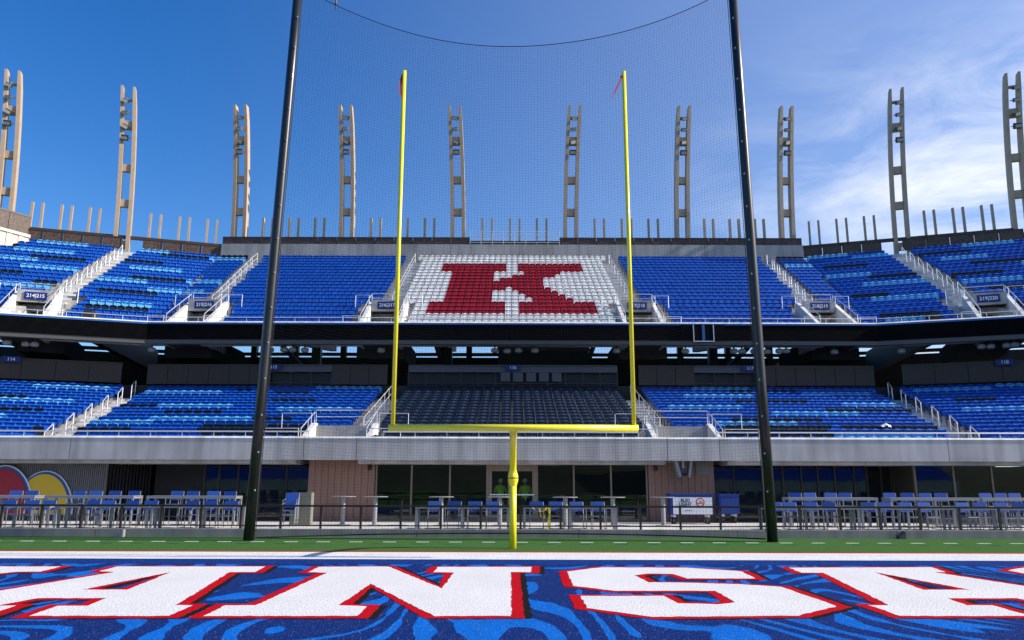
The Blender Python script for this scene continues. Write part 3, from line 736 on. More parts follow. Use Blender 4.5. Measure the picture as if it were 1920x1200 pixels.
segs = [(-27, atx(578, FY, 3.9)), (atx(718, FY, 3.9), atx(1198, FY, 3.9)), (atx(1345, FY, 3.9), 27)]
for a, c in segs:
    MB().tube([(a, FY + .15, 3.87), (c, FY + .15, 3.87)], .032, 6).build("rail", M_GALV, lf)
    n = max(2, int((c - a) / 1.3))
    for i in range(n + 1): x = a + (c - a) * i / n; MB().tube([(x, FY + .15, 3.62), (x, FY + .15, 3.87)], .02, 5).build("post", M_GALV, lf)

# guard wall behind the last lower row
GYW = 46.95
gw = thing("guard_wall", "brown patterned panel guard wall behind the last lower row", "guard wall", (0, GYW, 7.5))
def guard(side, u0, u1, n):
    for i in range(n):
        a = u0 + (u1 - u0) * i / n + .015; c = u0 + (u1 - u0) * (i + 1) / n - .015
        b = MB(); strip(b, side, GYW, GYW + .08, 7.55, 8.62, a, c); b.build("guard_panel", M_GUARD, gw)
    b = MB(); strip(b, side, GYW - .02, GYW + .12, 8.625, 8.74, u0, u1); b.build("guard_cap", M_BRONZE2, gw)
gx = lambda p: atx(p, GYW, 8.2)
guard(0, gx(276), gx(507), 6); guard(0, gx(622), gx(727), 3); guard(0, gx(1197), gx(1302), 3); guard(0, gx(1418), gx(1640), 6)
guard(-1, 1.6, 12, 6); guard(1, 1.6, 12, 6)
dc = thing("drink_counter", "grey counter with open framed front behind the 115 seats", "counter", (gx(560), GYW, 7.5), 0, "counters behind the last lower row")
dc2 = thing("drink_counter", "grey counter with open framed front behind the 117 seats", "counter", (gx(1355), GYW, 7.5), 0, "counters behind the last lower row")
dc3 = thing("drink_counter", "long grey counter behind the dark padded 116 seats", "counter", (0, GYW, 7.5), 0, "counters behind the last lower row")
M_CNT = mat("grey_counter", (0.12, 0.122, 0.14), .6)
for t, a, c in ((dc, 507, 622), (dc2, 1302, 1418), (dc3, 766, 1158)):
    a, c = gx(a), gx(c)
    MB().b2(a, c, GYW, GYW + .1, 8.30, 8.66).build("counter_front", M_CNT, t); MB().b2(a, c, GYW - .1, GYW + .5, 8.665, 8.72).build("counter_top", M_CNT, t)
    n = int((c - a) / 1.0)
    for i in range(n + 1): x = a + (c - a) * i / n; MB().b2(x - .03, x + .03, GYW + .02, GYW + .08, 7.5, 8.295).build("leg", M_BRONZE2, t)
    MB().b2(a, c, GYW + .03, GYW + .07, 7.62, 7.68).build("foot_rail", M_BRONZE2, t)
    MB().b2(a, c, GYW + .3, GYW + .34, 7.5, 8.3).build("back_panel", M_STEELD, t)
for i in range(5):
    x = gx(948 + i * 24); MB().b2(x - .28, x + .28, GYW - .03, GYW + .018, 7.75, 8.28).build("cabinet_door", M_CNT, dc3)
for px, tx, sd in ((21, "114", -1), (514, "115", 0), (962, "116", 0), (1406, "117", 0), (1884, "118", 1)):
    if sd == 0: pos = (atx(px, GYW - .12, 8.5), GYW - .16, 8.55); an = 0
    else:
        best = min((abs(fp(sd, u / 50, GYW - .16)[0] - atx(px, fp(sd, u / 50, GYW - .16)[1], 8.6)), u / 50) for u in range(0, 700)); q = fp(sd, best[1], GYW - .16); pos = (q[0], q[1], 8.62); an = fang(sd)
    sign(tx, pos, an, .92, .34, 'small blue sign reading "%s" behind the lower seats' % tx, .27)

# ------------------------------------------------------------------ concourse under the upper deck
cc = thing("concourse", "dark open concourse under the upper deck with sky showing through", "concourse", (0, 47, 6))
MB().b2(-40, 40, 47.1, 62.6, 6.2, 7.5).build("concourse_floor", C_SHADE, cc)
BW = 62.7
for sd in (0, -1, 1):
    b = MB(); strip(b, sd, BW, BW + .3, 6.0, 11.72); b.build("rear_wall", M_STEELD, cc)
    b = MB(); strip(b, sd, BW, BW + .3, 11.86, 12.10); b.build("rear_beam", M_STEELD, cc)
    b = MB(); strip(b, sd, BW, BW + .3, 14.2, 18.5); b.build("rear_light_baffle", M_STEELD, cc)  # unseen wall added high at the back to keep sky light out
cols = [-20.5, -17.2, -13.4, -5.6, -3.4, 5.2, 13.4, 17.2, 20.5]
for x in cols: MB().b2(x - .22, x + .22, BW - .3, BW + .2, 7.5, 14.4).build("column", M_STEELD, cc)
for (pos, ang) in TPOS:
    x = pos[0] * 0.985
    if abs(x) > Xc(50): continue
    b = MB(); n = Vector((0, 1, 0))
    b.prism([(x - .22, 45.9), (x + .22, 45.9), (x + .22, 61), (x - .22, 61)], [9.95, 9.95, 11.9, 11.9], [10.5, 10.5, 18.4, 18.4]); b.build("raker_beam", M_STEELD, cc)
    b = MB().tube([(x, 47.3, 9.9), (x * .96, 56, 8.3)], .16, 6); b.build("brace", M_LAMPD, cc)
    MB().b2(x - .3, x + .3, 55.5, 56.1, 7.5, 11.6).build("column", M_LAMPD, cc)
for k in (-1, 1):
    b = MB(); b.prism([fp(k, 3.2, 46), fp(k, 3.65, 46), fp(k, 3.65, 60), fp(k, 3.2, 60)], 9.95, 11.6); b.build("raker_beam", M_STEELD, cc)
for sd, u, tx in PORT_U:
    p = fp(sd, u * (1.02 if sd == 0 else 1), 50.8); MB().box((*p, 9.9), (2.9 if sd == 0 else 2.4, 6.0, 1.3), fang(sd)).build("portal_box", C_SHADE, cc)
bxc = (atx(934, 52, 10), atx(1104, 52, 10))
MB().b2(bxc[0], bxc[1], 52, 55, 7.5, 10.85).build("suite_box", mat("grey_suite_panel", (0.10, 0.105, 0.115), .7), cc)
MB().b2(bxc[0] - .05, bxc[1] + .05, 51.7, 51.98, 10.40, 10.80).build("suite_header", mat("grey_suite_header", (0.14, 0.145, 0.155), .7), cc)
for sd in (-1, 1):
    b = MB(); p = fp(sd, UMAX, 36); q = fp(sd, UMAX, 62); r0 = (q[0] + sd * .3, q[1]); s0 = (p[0] + sd * .3, p[1]); b.prism([p, q, r0, s0], 0, 11.2); b.build("sun_baffle", C_SHADE, cc)  # walls added out of view so sun cannot enter the concourse ends
lamp = thing("hanging_floodlight", "x", "floodlight", (0, 0, 0), 0, "rounded lamps hung under the ribbon board")
link("lamp_housing", MB().lathe([(.05, .26), (.19, .25), (.23, .15), (.22, .05), (.15, 0.0)], 12).mesh("lamp_housing", M_LAMP, (0, 0, .3), True), lamp)
link("mount", MB().b2(-.04, .04, -.04, .04, -.05, .16).mesh("mount", M_LAMPD), lamp); reg(lamp)
first = True
for px in (14, 49, 66, 285, 507, 533, 549, 572, 715, 928, 951, 972, 1003, 1156, 1285, 1376, 1391, 1414, 1438, 1461, 1474, 1564, 1690, 1840, 1857, 1887, 1902):
    Yl = 46.1; x = atx(px, Yl, 9.6)
    if abs(x) > Xc(Yl):
        s_ = 1 if x > 0 else -1; best = min((abs(fp(s_, u / 50, Yl)[0] - atx(px, fp(s_, u / 50, Yl)[1], 9.6)), u / 50) for u in range(0, 900)); x, Yl = fp(s_, best[1], Yl)
    lbl = "rounded pale lamp hanging under the beam below the ribbon board"
    if first: lamp.location = (x, Yl, 9.62); lamp['label'] = lbl; first = False
    else: copy_tree(lamp, (x, Yl, 9.62 + random.uniform(-.04, .04)), random.uniform(0, 3), lbl)

# ------------------------------------------------------------------ seats
def shell(b, wd, z0, z1, y0, y1, th, bow, shrink=.84, rnd=.04, lip=.03, bev=.06, t1=.83):
    cs = [-.5, -.41, 0, .41, .5]; by = [0, .8, 1, .8, 0]
    rows = [0, .40, t1 - .05, t1, 1.0]; fr = []; bk = []
    for i, t in enumerate(rows):
        k = shrink if i == 4 else (.88 if i == 0 else (.98 if i == 3 else 1.0))
        for c, o in zip(cs, by):
            z = z0 + (z1 - z0) * t - (rnd if (i == 4 and abs(c) > .4) else 0)
            y = y0 + (y1 - y0) * t + bow * o * (1.0 if i < 3 else .2)
            yf = y - th / 2 - (lip if i == 3 else 0) + (bev - lip if i == 4 else 0)
            fr.append((c * wd * k, yf, z)); bk.append((c * wd * k, max(y + th / 2, yf + .012), z - (.008 if i == 4 else 0)))
    n = len(fr); vs = fr + bk; fs = []
    for i in range(4):
        for j in range(4):
            a = i * 5 + j; fs.append((a, a + 1, a + 6, a + 5)); fs.append((n + a, n + a + 5, n + a + 6, n + a + 1))
    ring = [0, 1, 2, 3, 4, 9, 14, 19, 24, 23, 22, 21, 20, 15, 10, 5]
    for i in range(len(ring)): a, c = ring[i], ring[(i + 1) % len(ring)]; fs.append((c, a, n + a, n + c))
    b.add(vs, fs); return b
def seat_parts(wd, padded):
    if padded:
        bk = shell(MB(), wd * .90, .36, .88, -.05, .05, .10, .02, .82, .07, .03, .10, .76); pn = shell(MB(), wd * .80, .40, .69, -.27, -.20, .10, .0, .88, .03, .0, .06, .8)
    else:
        bk = shell(MB(), wd, .40, .85, -.045, .03, .035, .08, .82, .045, .035, .07, .82); pn = shell(MB(), wd * .78, .40, .67, -.17, -.10, .05, .0, .86, .03, .0, .04, .85)
    br = MB().box((-wd / 2 - .012, -.10, .27), (.026, .22, .54)).box((-wd / 2 - .012, .0, .60), (.024, .05, .2))
    return bk, pn, br
def seat_single(wd, padded):
    bk, pn, br = seat_parts(wd, padded); m = MB(); m.add(bk.v, bk.f); m.add(pn.v, pn.f); m.cm = 1; m.add(br.v, br.f); return m

W_U, W_L, W_P = 0.447, 0.493, 0.564
KRED = {}
for r in (17, 16, 15): KRED[r] = [(0, 10), (13, 23)]
KRED[14] = [(2, 8), (14, 19)]; KRED[13] = [(2, 8), (12, 18)]; KRED[12] = [(2, 8), (10, 16)]; KRED[11] = [(2, 16)]; KRED[10] = [(2, 16)]
KRED[9] = [(2, 10), (12, 17)]; KRED[8] = [(2, 8), (13, 18)]; KRED[7] = [(2, 8), (14, 19)]; KRED[6] = [(2, 8), (15, 20)]
for r in (5, 4, 3): KRED[r] = [(0, 10), (13, 23)]

# colour runs measured on the photograph (photo columns and rows): (x0, y0, x1, y1)
def zr(ox, oy, lst): return [(ox + a / 4, oy + b / 4, ox + c / 4, oy + d / 4) for a, b, c, d in lst]
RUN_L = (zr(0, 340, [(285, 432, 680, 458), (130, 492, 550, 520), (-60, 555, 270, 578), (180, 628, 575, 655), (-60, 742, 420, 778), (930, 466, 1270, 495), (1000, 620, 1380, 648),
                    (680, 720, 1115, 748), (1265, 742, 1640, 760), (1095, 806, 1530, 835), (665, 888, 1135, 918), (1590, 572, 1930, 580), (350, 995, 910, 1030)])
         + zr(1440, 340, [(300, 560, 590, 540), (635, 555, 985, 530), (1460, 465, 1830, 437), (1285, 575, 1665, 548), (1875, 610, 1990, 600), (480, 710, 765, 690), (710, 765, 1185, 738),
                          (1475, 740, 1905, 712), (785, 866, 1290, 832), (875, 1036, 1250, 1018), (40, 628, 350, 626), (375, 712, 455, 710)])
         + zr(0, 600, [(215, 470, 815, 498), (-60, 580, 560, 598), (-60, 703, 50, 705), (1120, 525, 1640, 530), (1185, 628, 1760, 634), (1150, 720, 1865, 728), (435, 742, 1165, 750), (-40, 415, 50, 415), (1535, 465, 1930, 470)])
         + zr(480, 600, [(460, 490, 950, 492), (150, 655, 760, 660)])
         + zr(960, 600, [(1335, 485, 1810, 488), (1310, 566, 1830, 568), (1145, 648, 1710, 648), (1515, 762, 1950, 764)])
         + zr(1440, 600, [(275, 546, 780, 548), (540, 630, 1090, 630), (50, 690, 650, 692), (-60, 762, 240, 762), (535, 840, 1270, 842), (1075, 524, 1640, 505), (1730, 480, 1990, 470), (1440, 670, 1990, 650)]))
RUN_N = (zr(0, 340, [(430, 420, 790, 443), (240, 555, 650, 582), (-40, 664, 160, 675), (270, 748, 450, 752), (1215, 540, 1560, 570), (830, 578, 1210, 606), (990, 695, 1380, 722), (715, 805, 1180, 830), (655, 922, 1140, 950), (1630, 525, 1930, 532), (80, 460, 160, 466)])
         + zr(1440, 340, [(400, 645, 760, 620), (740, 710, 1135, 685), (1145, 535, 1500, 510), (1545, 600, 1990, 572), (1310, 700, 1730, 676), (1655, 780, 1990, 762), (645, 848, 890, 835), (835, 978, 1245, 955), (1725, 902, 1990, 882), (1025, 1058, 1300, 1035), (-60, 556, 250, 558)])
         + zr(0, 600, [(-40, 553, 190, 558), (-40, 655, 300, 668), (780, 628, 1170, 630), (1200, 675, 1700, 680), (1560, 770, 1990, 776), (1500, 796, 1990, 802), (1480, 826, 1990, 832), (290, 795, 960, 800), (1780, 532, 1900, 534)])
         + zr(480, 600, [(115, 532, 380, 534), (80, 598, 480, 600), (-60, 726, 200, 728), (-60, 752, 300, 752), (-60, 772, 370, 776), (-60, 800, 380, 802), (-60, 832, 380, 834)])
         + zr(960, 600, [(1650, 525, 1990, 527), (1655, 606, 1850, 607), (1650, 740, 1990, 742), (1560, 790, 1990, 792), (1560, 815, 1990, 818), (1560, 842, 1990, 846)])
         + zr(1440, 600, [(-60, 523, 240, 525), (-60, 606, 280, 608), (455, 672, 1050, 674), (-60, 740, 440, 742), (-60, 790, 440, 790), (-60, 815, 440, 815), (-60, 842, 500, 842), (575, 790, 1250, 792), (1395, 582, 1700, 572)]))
def proj(x, y, z):
    dz = z - CAM_Z; dd = y * CP + dz * SP; vv = -y * SP + dz * CP
    u, v = x / dd * F_PX, vv / dd * F_PX; c, s = math.cos(R(.15)), math.sin(R(.15))
    return 960 + u * c + v * s, 600 - (-u * s + v * c), dd
RUNROW = {}        # (deck, row) -> [(x0, x1, kind)]
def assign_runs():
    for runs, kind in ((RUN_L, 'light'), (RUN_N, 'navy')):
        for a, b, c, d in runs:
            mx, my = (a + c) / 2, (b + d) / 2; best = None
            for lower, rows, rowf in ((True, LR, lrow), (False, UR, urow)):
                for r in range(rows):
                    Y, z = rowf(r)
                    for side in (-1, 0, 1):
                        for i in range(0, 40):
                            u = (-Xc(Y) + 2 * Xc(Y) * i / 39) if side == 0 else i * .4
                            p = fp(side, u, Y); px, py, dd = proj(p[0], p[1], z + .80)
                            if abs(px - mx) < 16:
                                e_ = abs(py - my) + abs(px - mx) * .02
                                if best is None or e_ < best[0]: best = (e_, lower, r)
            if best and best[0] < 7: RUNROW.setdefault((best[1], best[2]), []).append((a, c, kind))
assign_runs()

SEATS = []        # (kind, x, y, z, ang, width, lower?, section, size)
def add_seat(kind, side, u, Y, z, wd, lower, sec, row):
    p = fp(side, u, Y); px, py, dd = proj(p[0], p[1], z + .84)
    if px < -40 or px > 1960 or (lower and p[1] < 34.2): return
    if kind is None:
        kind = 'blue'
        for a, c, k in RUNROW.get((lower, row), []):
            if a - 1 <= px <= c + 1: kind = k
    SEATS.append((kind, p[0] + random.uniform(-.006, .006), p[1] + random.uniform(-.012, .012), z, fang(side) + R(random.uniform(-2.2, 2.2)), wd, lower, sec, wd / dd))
for r in range(UR):
    Y, z = urow(r)
    for c in range(-5, 29):
        lim = 2 if 1 <= r < 6 else (3 if r == 0 else (5 if r == 20 else 4))
        if c < -lim or c > 23 + lim: continue
        k = 'red' if any(a <= c <= b for a, b in KRED.get(r, [])) else 'white'
        add_seat(k, 0, (c - 11.5) * W_U, Y, z, W_U, False, "K", r)
    for sg in (-1, 1):
        x = UA1 + AH + .10 + W_U / 2 + (1.15 if r < 6 else 0)
        xe = ua2(Y) - AH - (1.15 if r < 6 else 0.0)
        while x < xe: add_seat('blue', 0, sg * x, Y, z, W_U, False, "216" if sg < 0 else "218", r); x += W_U
        x = ua2(Y) + AH + (1.15 if r < 6 else 0.0) + W_U / 2
        while x < Xc(Y) - .12: add_seat(None, 0, sg * x, Y, z, W_U, False, "215" if sg < 0 else "219", r); x += W_U
        u = .28
        while u < UMAX - .3:
            if (u < U_SIDE - AH - .15 - (1.0 if r < 6 else 0) or u > U_SIDE + AH + .15 + (1.0 if r < 6 else 0)) and not (sg < 0 and u > 13.4 + max(0, (20 - r)) * .33):
                if not (r < 6 and ua2(Y) + AH + 1.15 > Xc(Y) + u):
                    add_seat(None, sg, u, Y, z, W_U, False, ("215" if u < U_SIDE else "214") if sg < 0 else ("219" if u < U_SIDE else "220"), r)
            u += W_U
for r in range(LR):
    Y, z = lrow(r)
    for c in range(22):
        if r < 4 and r > 0 and (c < 1 or c > 20): continue
        add_seat('pad', 0, (c - 10.5) * W_P, Y, z, W_P, True, "116", r)
    for sg in (-1, 1):
        x = LA1 + AH + W_L / 2 + (1.75 if r < 4 else 0)
        xe = Xc(Y) - .15
        while x < xe: add_seat(None, 0, sg * x, Y, z, W_L, True, "115" if sg < 0 else "117", r); x += W_L
        u = 1.55
        while u < UMAX: add_seat(None, sg, u, Y, z, W_L, True, "114" if sg < 0 else "118", r); u += W_L
KM = {'blue': S_BLUE, 'light': S_LIGHT, 'navy': S_NAVY, 'white': S_WHITE, 'red': S_RED, 'pad': S_PAD}
KT = {'blue': "blue plastic", 'light': "light blue plastic", 'navy': "dark navy", 'white': "white plastic", 'red': "red plastic", 'pad': "dark navy padded"}
S_BR = mat("seat_bracket", (0.05, 0.05, 0.055), .5)
PARTS = {}
def parts_for(kind, wd):
    k = (kind, wd)
    if k not in PARTS:
        bk, pn, br = seat_parts(wd - .03, kind == 'pad')
        PARTS[k] = (bk.mesh("backrest", KM[kind]), pn.mesh("seat_pan", KM[kind]), br.mesh("bracket", S_BR), seat_single(wd - .03, kind == 'pad').mesh("stadium_seat", [KM[kind], S_BR]))
    return PARTS[k]
def seat_label(kind, sec, lower):
    if kind == 'red': return "red plastic seat forming the big K among white seats"
    if kind == 'white': return "white plastic seat around the big red K"
    if kind == 'pad': return "dark navy padded seat in the block under the 116 sign"
    if lower: return "%s tip-up seat in the lower block under the %s sign" % (KT[kind], sec)
    blk = {"216": "between portals 215 216 and 216 217", "218": "between portals 217 218 and 218 219", "215": "between portals 214 215 and 215 216", "214": "beyond portal 214 215 beside the beige siding",
           "219": "between portals 218 219 and 219 220", "220": "beyond portal 219 220"}[sec]
    return "%s seat in the upper block %s" % (KT[kind], blk)
SN = {'blue': 'blue_stadium_seat', 'light': 'light_blue_stadium_seat', 'navy': 'navy_stadium_seat', 'white': 'white_stadium_seat', 'red': 'red_stadium_seat', 'pad': 'padded_stadium_seat'}
for kind in KM:
    lst = sorted([s for s in SEATS if s[0] == kind], key=lambda s: -s[8])
    one, rest = lst[:300], lst[300:]
    grp = KT[kind] + " stadium seats"
    for s in one:
        bk, pn, br, sg = parts_for(kind, s[5])
        if s[6]:
            t = D.objects.new(SN[kind], None); COL.objects.link(t); t.location = s[1:4]; t.rotation_euler = (0, 0, s[4]); t.empty_display_size = .1
            for nm, me in (("backrest", bk), ("seat_pan", pn), ("bracket", br)):
                o = D.objects.new(nm, me); COL.objects.link(o); o.parent = t
        else:
            t = D.objects.new(SN[kind], sg); COL.objects.link(t); t.location = s[1:4]; t.rotation_euler = (0, 0, s[4])
        tag(t, seat_label(kind, s[7], s[6]), "seat", grp)
    if rest:
        V = []; Fi = []; Mi = []; off = 0
        for wd in sorted(set(s[5] for s in rest)):
            tm = seat_single(wd - .03, kind == 'pad'); tv = np.array(tm.v); 
            for s in rest:
                if s[5] != wd: continue
                c, sn = math.cos(s[4]), math.sin(s[4])
                v = np.empty_like(tv); v[:, 0] = tv[:, 0] * c - tv[:, 1] * sn + s[1]; v[:, 1] = tv[:, 0] * sn + tv[:, 1] * c + s[2]; v[:, 2] = tv[:, 2] + s[3]
                V.append(v); Fi += [tuple(i + off for i in f) for f in tm.f]; Mi += tm.m; off += len(tv)
        me = D.meshes.new("stadium_seats"); me.from_pydata(np.concatenate(V).tolist(), [], Fi)
        me.materials.append(KM[kind]); me.materials.append(S_BR); me.polygons.foreach_set("material_index", Mi); me.update()
        o = D.objects.new({'blue': "blue_seats", 'light': "light_blue_seats", 'navy': "navy_seats", 'white': "white_seats", 'red': "red_seats", 'pad': "padded_seats"}[kind], me); COL.objects.link(o)
        tag(o, "remaining rows of %s stadium seats higher up the stands" % KT[kind], "seats", None, 'stuff')
print("SEATS", {k: sum(1 for s in SEATS if s[0] == k) for k in KM})

Yc_, zc_ = lrow(3); xc_ = atx(1662, Yc_ - .15, zc_ + .8)
cl_ = MB(); n = 9
vs = [(xc_ + (i - 4) * .055 + random.uniform(-.02, .02), Yc_ - .24 + j * .045 + random.uniform(-.02, .02), zc_ + .90 - .035 * abs(j - 3) - .02 * abs(i - 4) + random.uniform(-.03, .03)) for j in range(7) for i in range(n)]
cl_.add(vs, [(j * n + i, j * n + i + 1, (j + 1) * n + i + 1, (j + 1) * n + i) for j in range(6) for i in range(n - 1)])
tag(cl_.build("white_cloth", S_WHITE), "crumpled white cloth left over a seat back in the 117 block", "cloth")

# ------------------------------------------------------------------ aisle handrails
def handrail(side, u, rowf, r, span, run, rise, label, h=0.86):
    Y, z = rowf(r); Y2, z2 = rowf(r + span)
    p = fp(side, u, Y - .3); t = thing("aisle_handrail", label, "handrail", (p[0], p[1], z), fang(side), "handrails in the stair aisles")
    dY, dz = Y2 - Y, z2 - z
    b = MB().tube([(0, 0, 0), (0, 0, h - .06), (0, .06, h), (0, dY - .06, h + dz), (0, dY, h + dz - .05), (0, dY, dz)], .026, 6)
    link("rail_loop", b.mesh("rail_loop", M_GALV), t)
    link("mid_rail", MB().tube([(0, 0, h * .52), (0, dY, h * .52 + dz)], .02, 6).mesh("mid_rail", M_GALV), t)
for (sd, uf), tx in zip(UP_AISLES, ("216 217", "217 218", "215 216", "218 219", "214 215", "219 220")):
    for r in range(6, 20, 2): handrail(sd, uf(urow(r)[0]), urow, r, 1.72 if False else 2 - .0, URUN, URISE, "silver handrail in the stair aisle above portal " + tx)
for sd, u, tx in ((0, -LA1, "115 and 116"), (0, LA1, "116 and 117")):
    for r in range(4, 16, 2): handrail(sd, u, lrow, r, 1.6 if False else 2, LRUN, LRISE, "silver handrail in the lower stair aisle between the %s seats" % tx, .92)
for sd, tx in ((-1, "114 and 115"), (1, "117 and 118")):
    for r in range(0, 16, 3): handrail(sd, .62, lrow, r, 2, LRUN, LRISE, "silver handrail in the lower stair aisle between the %s seats" % tx, .92)

# ------------------------------------------------------------------ patio
PZF = 0.20
cb = MB()
curb = thing("curb_wall", "low grey concrete kerb wall at the back of the turf", "wall", (0, 26.9, 0))
ce = [-26, -19.2, -13.6, -8.4, -3.1, 2.2, 7.4, 12.6, 17.9, 26]
for i in range(len(ce) - 1): MB().b2(ce[i] + .008, ce[i + 1] - .008, 26.9, 27.25, -.1, .25).build("curb_block", C_CURB, curb)
struct(MB().b2(-26, 26, 27.26, 34.6, -.1, PZF).build("patio", C_PATIO))
# brown railing in bays
rl = thing("patio_railing", "low dark brown metal railing on the kerb wall in front of the tables", "railing", (0, 27.1, .25))
RY = 27.1
b0 = -19.5
posts = [b0 + i * 1.32 for i in range(31)]
for i, x in enumerate(posts):
    MB().b2(x - .035, x + .035, RY - .03, RY + .03, .25, 1.0).build("post", M_RAILBR, rl)
    if i < 30:
        MB().b2(x + .036, posts[i + 1] - .036, RY - .025, RY + .025, .955, .999).build("top_rail", M_RAILBR, rl)
        MB().b2(x + .036, posts[i + 1] - .036, RY - .02, RY + .02, .335, .375).build("bottom_rail", M_RAILBR, rl)
MB().b2(posts[0] - .04, posts[-1] + .04, RY - .045, RY + .045, 1.001, 1.02).build("rail_cap", M_RAILBR, rl)

WY = 34.4; ZT = 2.728
def wx(px, Y=WY): return atx(px, Y, 1.6)
bd = thing("clubhouse_front", "glass and panel wall of the club rooms under the lower deck", "building", (0, WY, 0))
# terracotta panels
for a, c in ((578, 703), (1217, 1341)):
    n = 10; x0, x1 = wx(a), wx(c)
    for i in range(n): MB().b2(x0 + (x1 - x0) * i / n + .008, x0 + (x1 - x0) * (i + 1) / n - .008, WY, WY + .1, .1, ZT).build("wall_panel", M_TAN, bd)
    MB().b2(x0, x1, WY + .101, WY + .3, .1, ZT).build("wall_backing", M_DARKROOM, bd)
# glazing
def glaze(edges, Y, mull, z0=PZF + .08, z1=ZT - .1):
    for i in range(len(edges) - 1):
        x0, x1 = wx(edges[i], Y), wx(edges[i + 1], Y)
        w_ = MB().b2(x0 + .03, x1 - .03, Y + .05, Y + .07, z0, z1).build("pane", M_GLASS, bd)
    for i, e in enumerate(edges): x = wx(e, Y); MB().b2(x - .035, x + .035, Y, Y + .12, PZF, ZT).build("mullion", mull, bd)
    MB().b2(wx(edges[0], Y) + .036, wx(edges[-1], Y) - .036, Y + .005, Y + .115, z1, ZT).build("head_rail", mull, bd)
    MB().b2(wx(edges[0], Y) + .036, wx(edges[-1], Y) - .036, Y + .005, Y + .115, PZF, z0).build("sill_rail", mull, bd)
glaze([706, 772, 844, 914], WY, M_MULL); glaze([1008, 1077, 1147, 1214], WY, M_MULL); glaze([1719, 1792, 1864, 1936], WY, M_MULL)
RYB = 36.6
glaze([383, 410, 446, 482, 537, 592], RYB, M_DMULL); glaze([1330, 1378, 1432, 1470, 1505, 1536, 1568, 1604, 1628, 1655, 1690], RYB, M_DMULL)
# double door
for a, c in ((915, 961), (962, 1007)):
    x0, x1 = wx(a), wx(c); d = MB()
    d.b2(x0, x0 + .18, WY + .01, WY + .07, PZF, 2.42); d.b2(x1 - .18, x1, WY + .01, WY + .07, PZF, 2.42)
    d.b2(x0 + .18, x1 - .18, WY + .01, WY + .07, 2.28, 2.42); d.b2(x0 + .18, x1 - .18, WY + .01, WY + .07, PZF, PZF + .28)
    do = d.build("door", M_MULL, bd)
    MB().b2(x0 + .185, x1 - .185, WY + .03, WY + .045, PZF + .285, 2.275).build("door_glass", M_GLASS, do)
    MB().b2(x0 + .1, x1 - .1, WY - .05, WY + .0, 1.28, 1.33).build("push_bar", M_GALV, do)
MB().b2(wx(915), wx(1007), WY, WY + .1, 2.425, ZT).build("door_header", M_MULL, bd)
# corrugated wall
xw = wx(199)
nC = 80
for i in range(nC):
    x0 = -24 + (xw + 24) * i / nC; x1 = -24 + (xw + 24) * (i + 1) / nC
    MB().prism([(x0 + .004, WY + .02), (x0 + (x1 - x0) * .3, WY - .04), (x0 + (x1 - x0) * .7, WY - .04), (x1 - .004, WY + .02), (x1 - .004, WY + .1), (x0 + .004, WY + .1)], .1, ZT).build("corrugated_panel", M_CORR, bd)
b = MB()
for i in range(14): MB().b2(xw - .1 + (wx(290, RYB) - xw) * i / 14, xw - .1 + (wx(290, RYB) - xw) * (i + .86) / 14, WY + .12 + 2.0 * i / 14, WY + .2 + 2.0 * i / 14, .1, ZT).build("recess_slat", M_STEELD, bd)
MB().b2(wx(290, RYB), wx(383, RYB), RYB + .02, RYB + .1, .1, ZT).build("recess_wall", M_STEELD, bd)
MB().b2(wx(1690, RYB), wx(1719) - .04, RYB - .02, RYB + .1, .1, ZT).build("recess_wall", M_STEELD, bd)
MB().b2(wx(578) - .02, wx(578) + .1, WY + .31, RYB, .1, ZT).build("return_wall", M_TAN, bd); MB().b2(wx(1341) - .1, wx(1341) + .02, WY + .31, RYB, .1, ZT).build("return_wall", M_TAN, bd)
MB().b2(wx(1719) - .05, wx(1719) + .05, WY + .13, RYB, .1, ZT).build("return_wall", M_DMULL, bd)
# rooms behind
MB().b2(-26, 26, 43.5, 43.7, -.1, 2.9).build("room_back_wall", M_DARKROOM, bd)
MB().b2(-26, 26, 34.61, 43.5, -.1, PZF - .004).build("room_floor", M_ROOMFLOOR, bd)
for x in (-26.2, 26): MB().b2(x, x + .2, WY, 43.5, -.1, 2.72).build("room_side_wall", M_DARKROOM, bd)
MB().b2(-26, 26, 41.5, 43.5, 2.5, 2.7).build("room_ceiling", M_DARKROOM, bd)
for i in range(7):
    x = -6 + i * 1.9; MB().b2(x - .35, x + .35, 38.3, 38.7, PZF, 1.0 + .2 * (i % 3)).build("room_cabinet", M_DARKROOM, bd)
for px, nm in ((694, "wall_speaker"), (1230, "wall_speaker")):
    x = wx(px, WY); t = thing("wall_speaker", "small black speaker mounted high on the terracotta wall by the " + ("glass doors" if px < 960 else "drinks cart"), "speaker", (x, WY, 2.4))
    MB().lathe([(.05, 2.30), (.085, 2.33), (.085, 2.50), (.05, 2.54)], 12, (x, WY - .14, 0)).build("housing", M_BLACK, t, True); MB().b2(x - .03, x + .03, WY - .06, WY, 2.40, 2.46).build("bracket", M_BLACK, t)
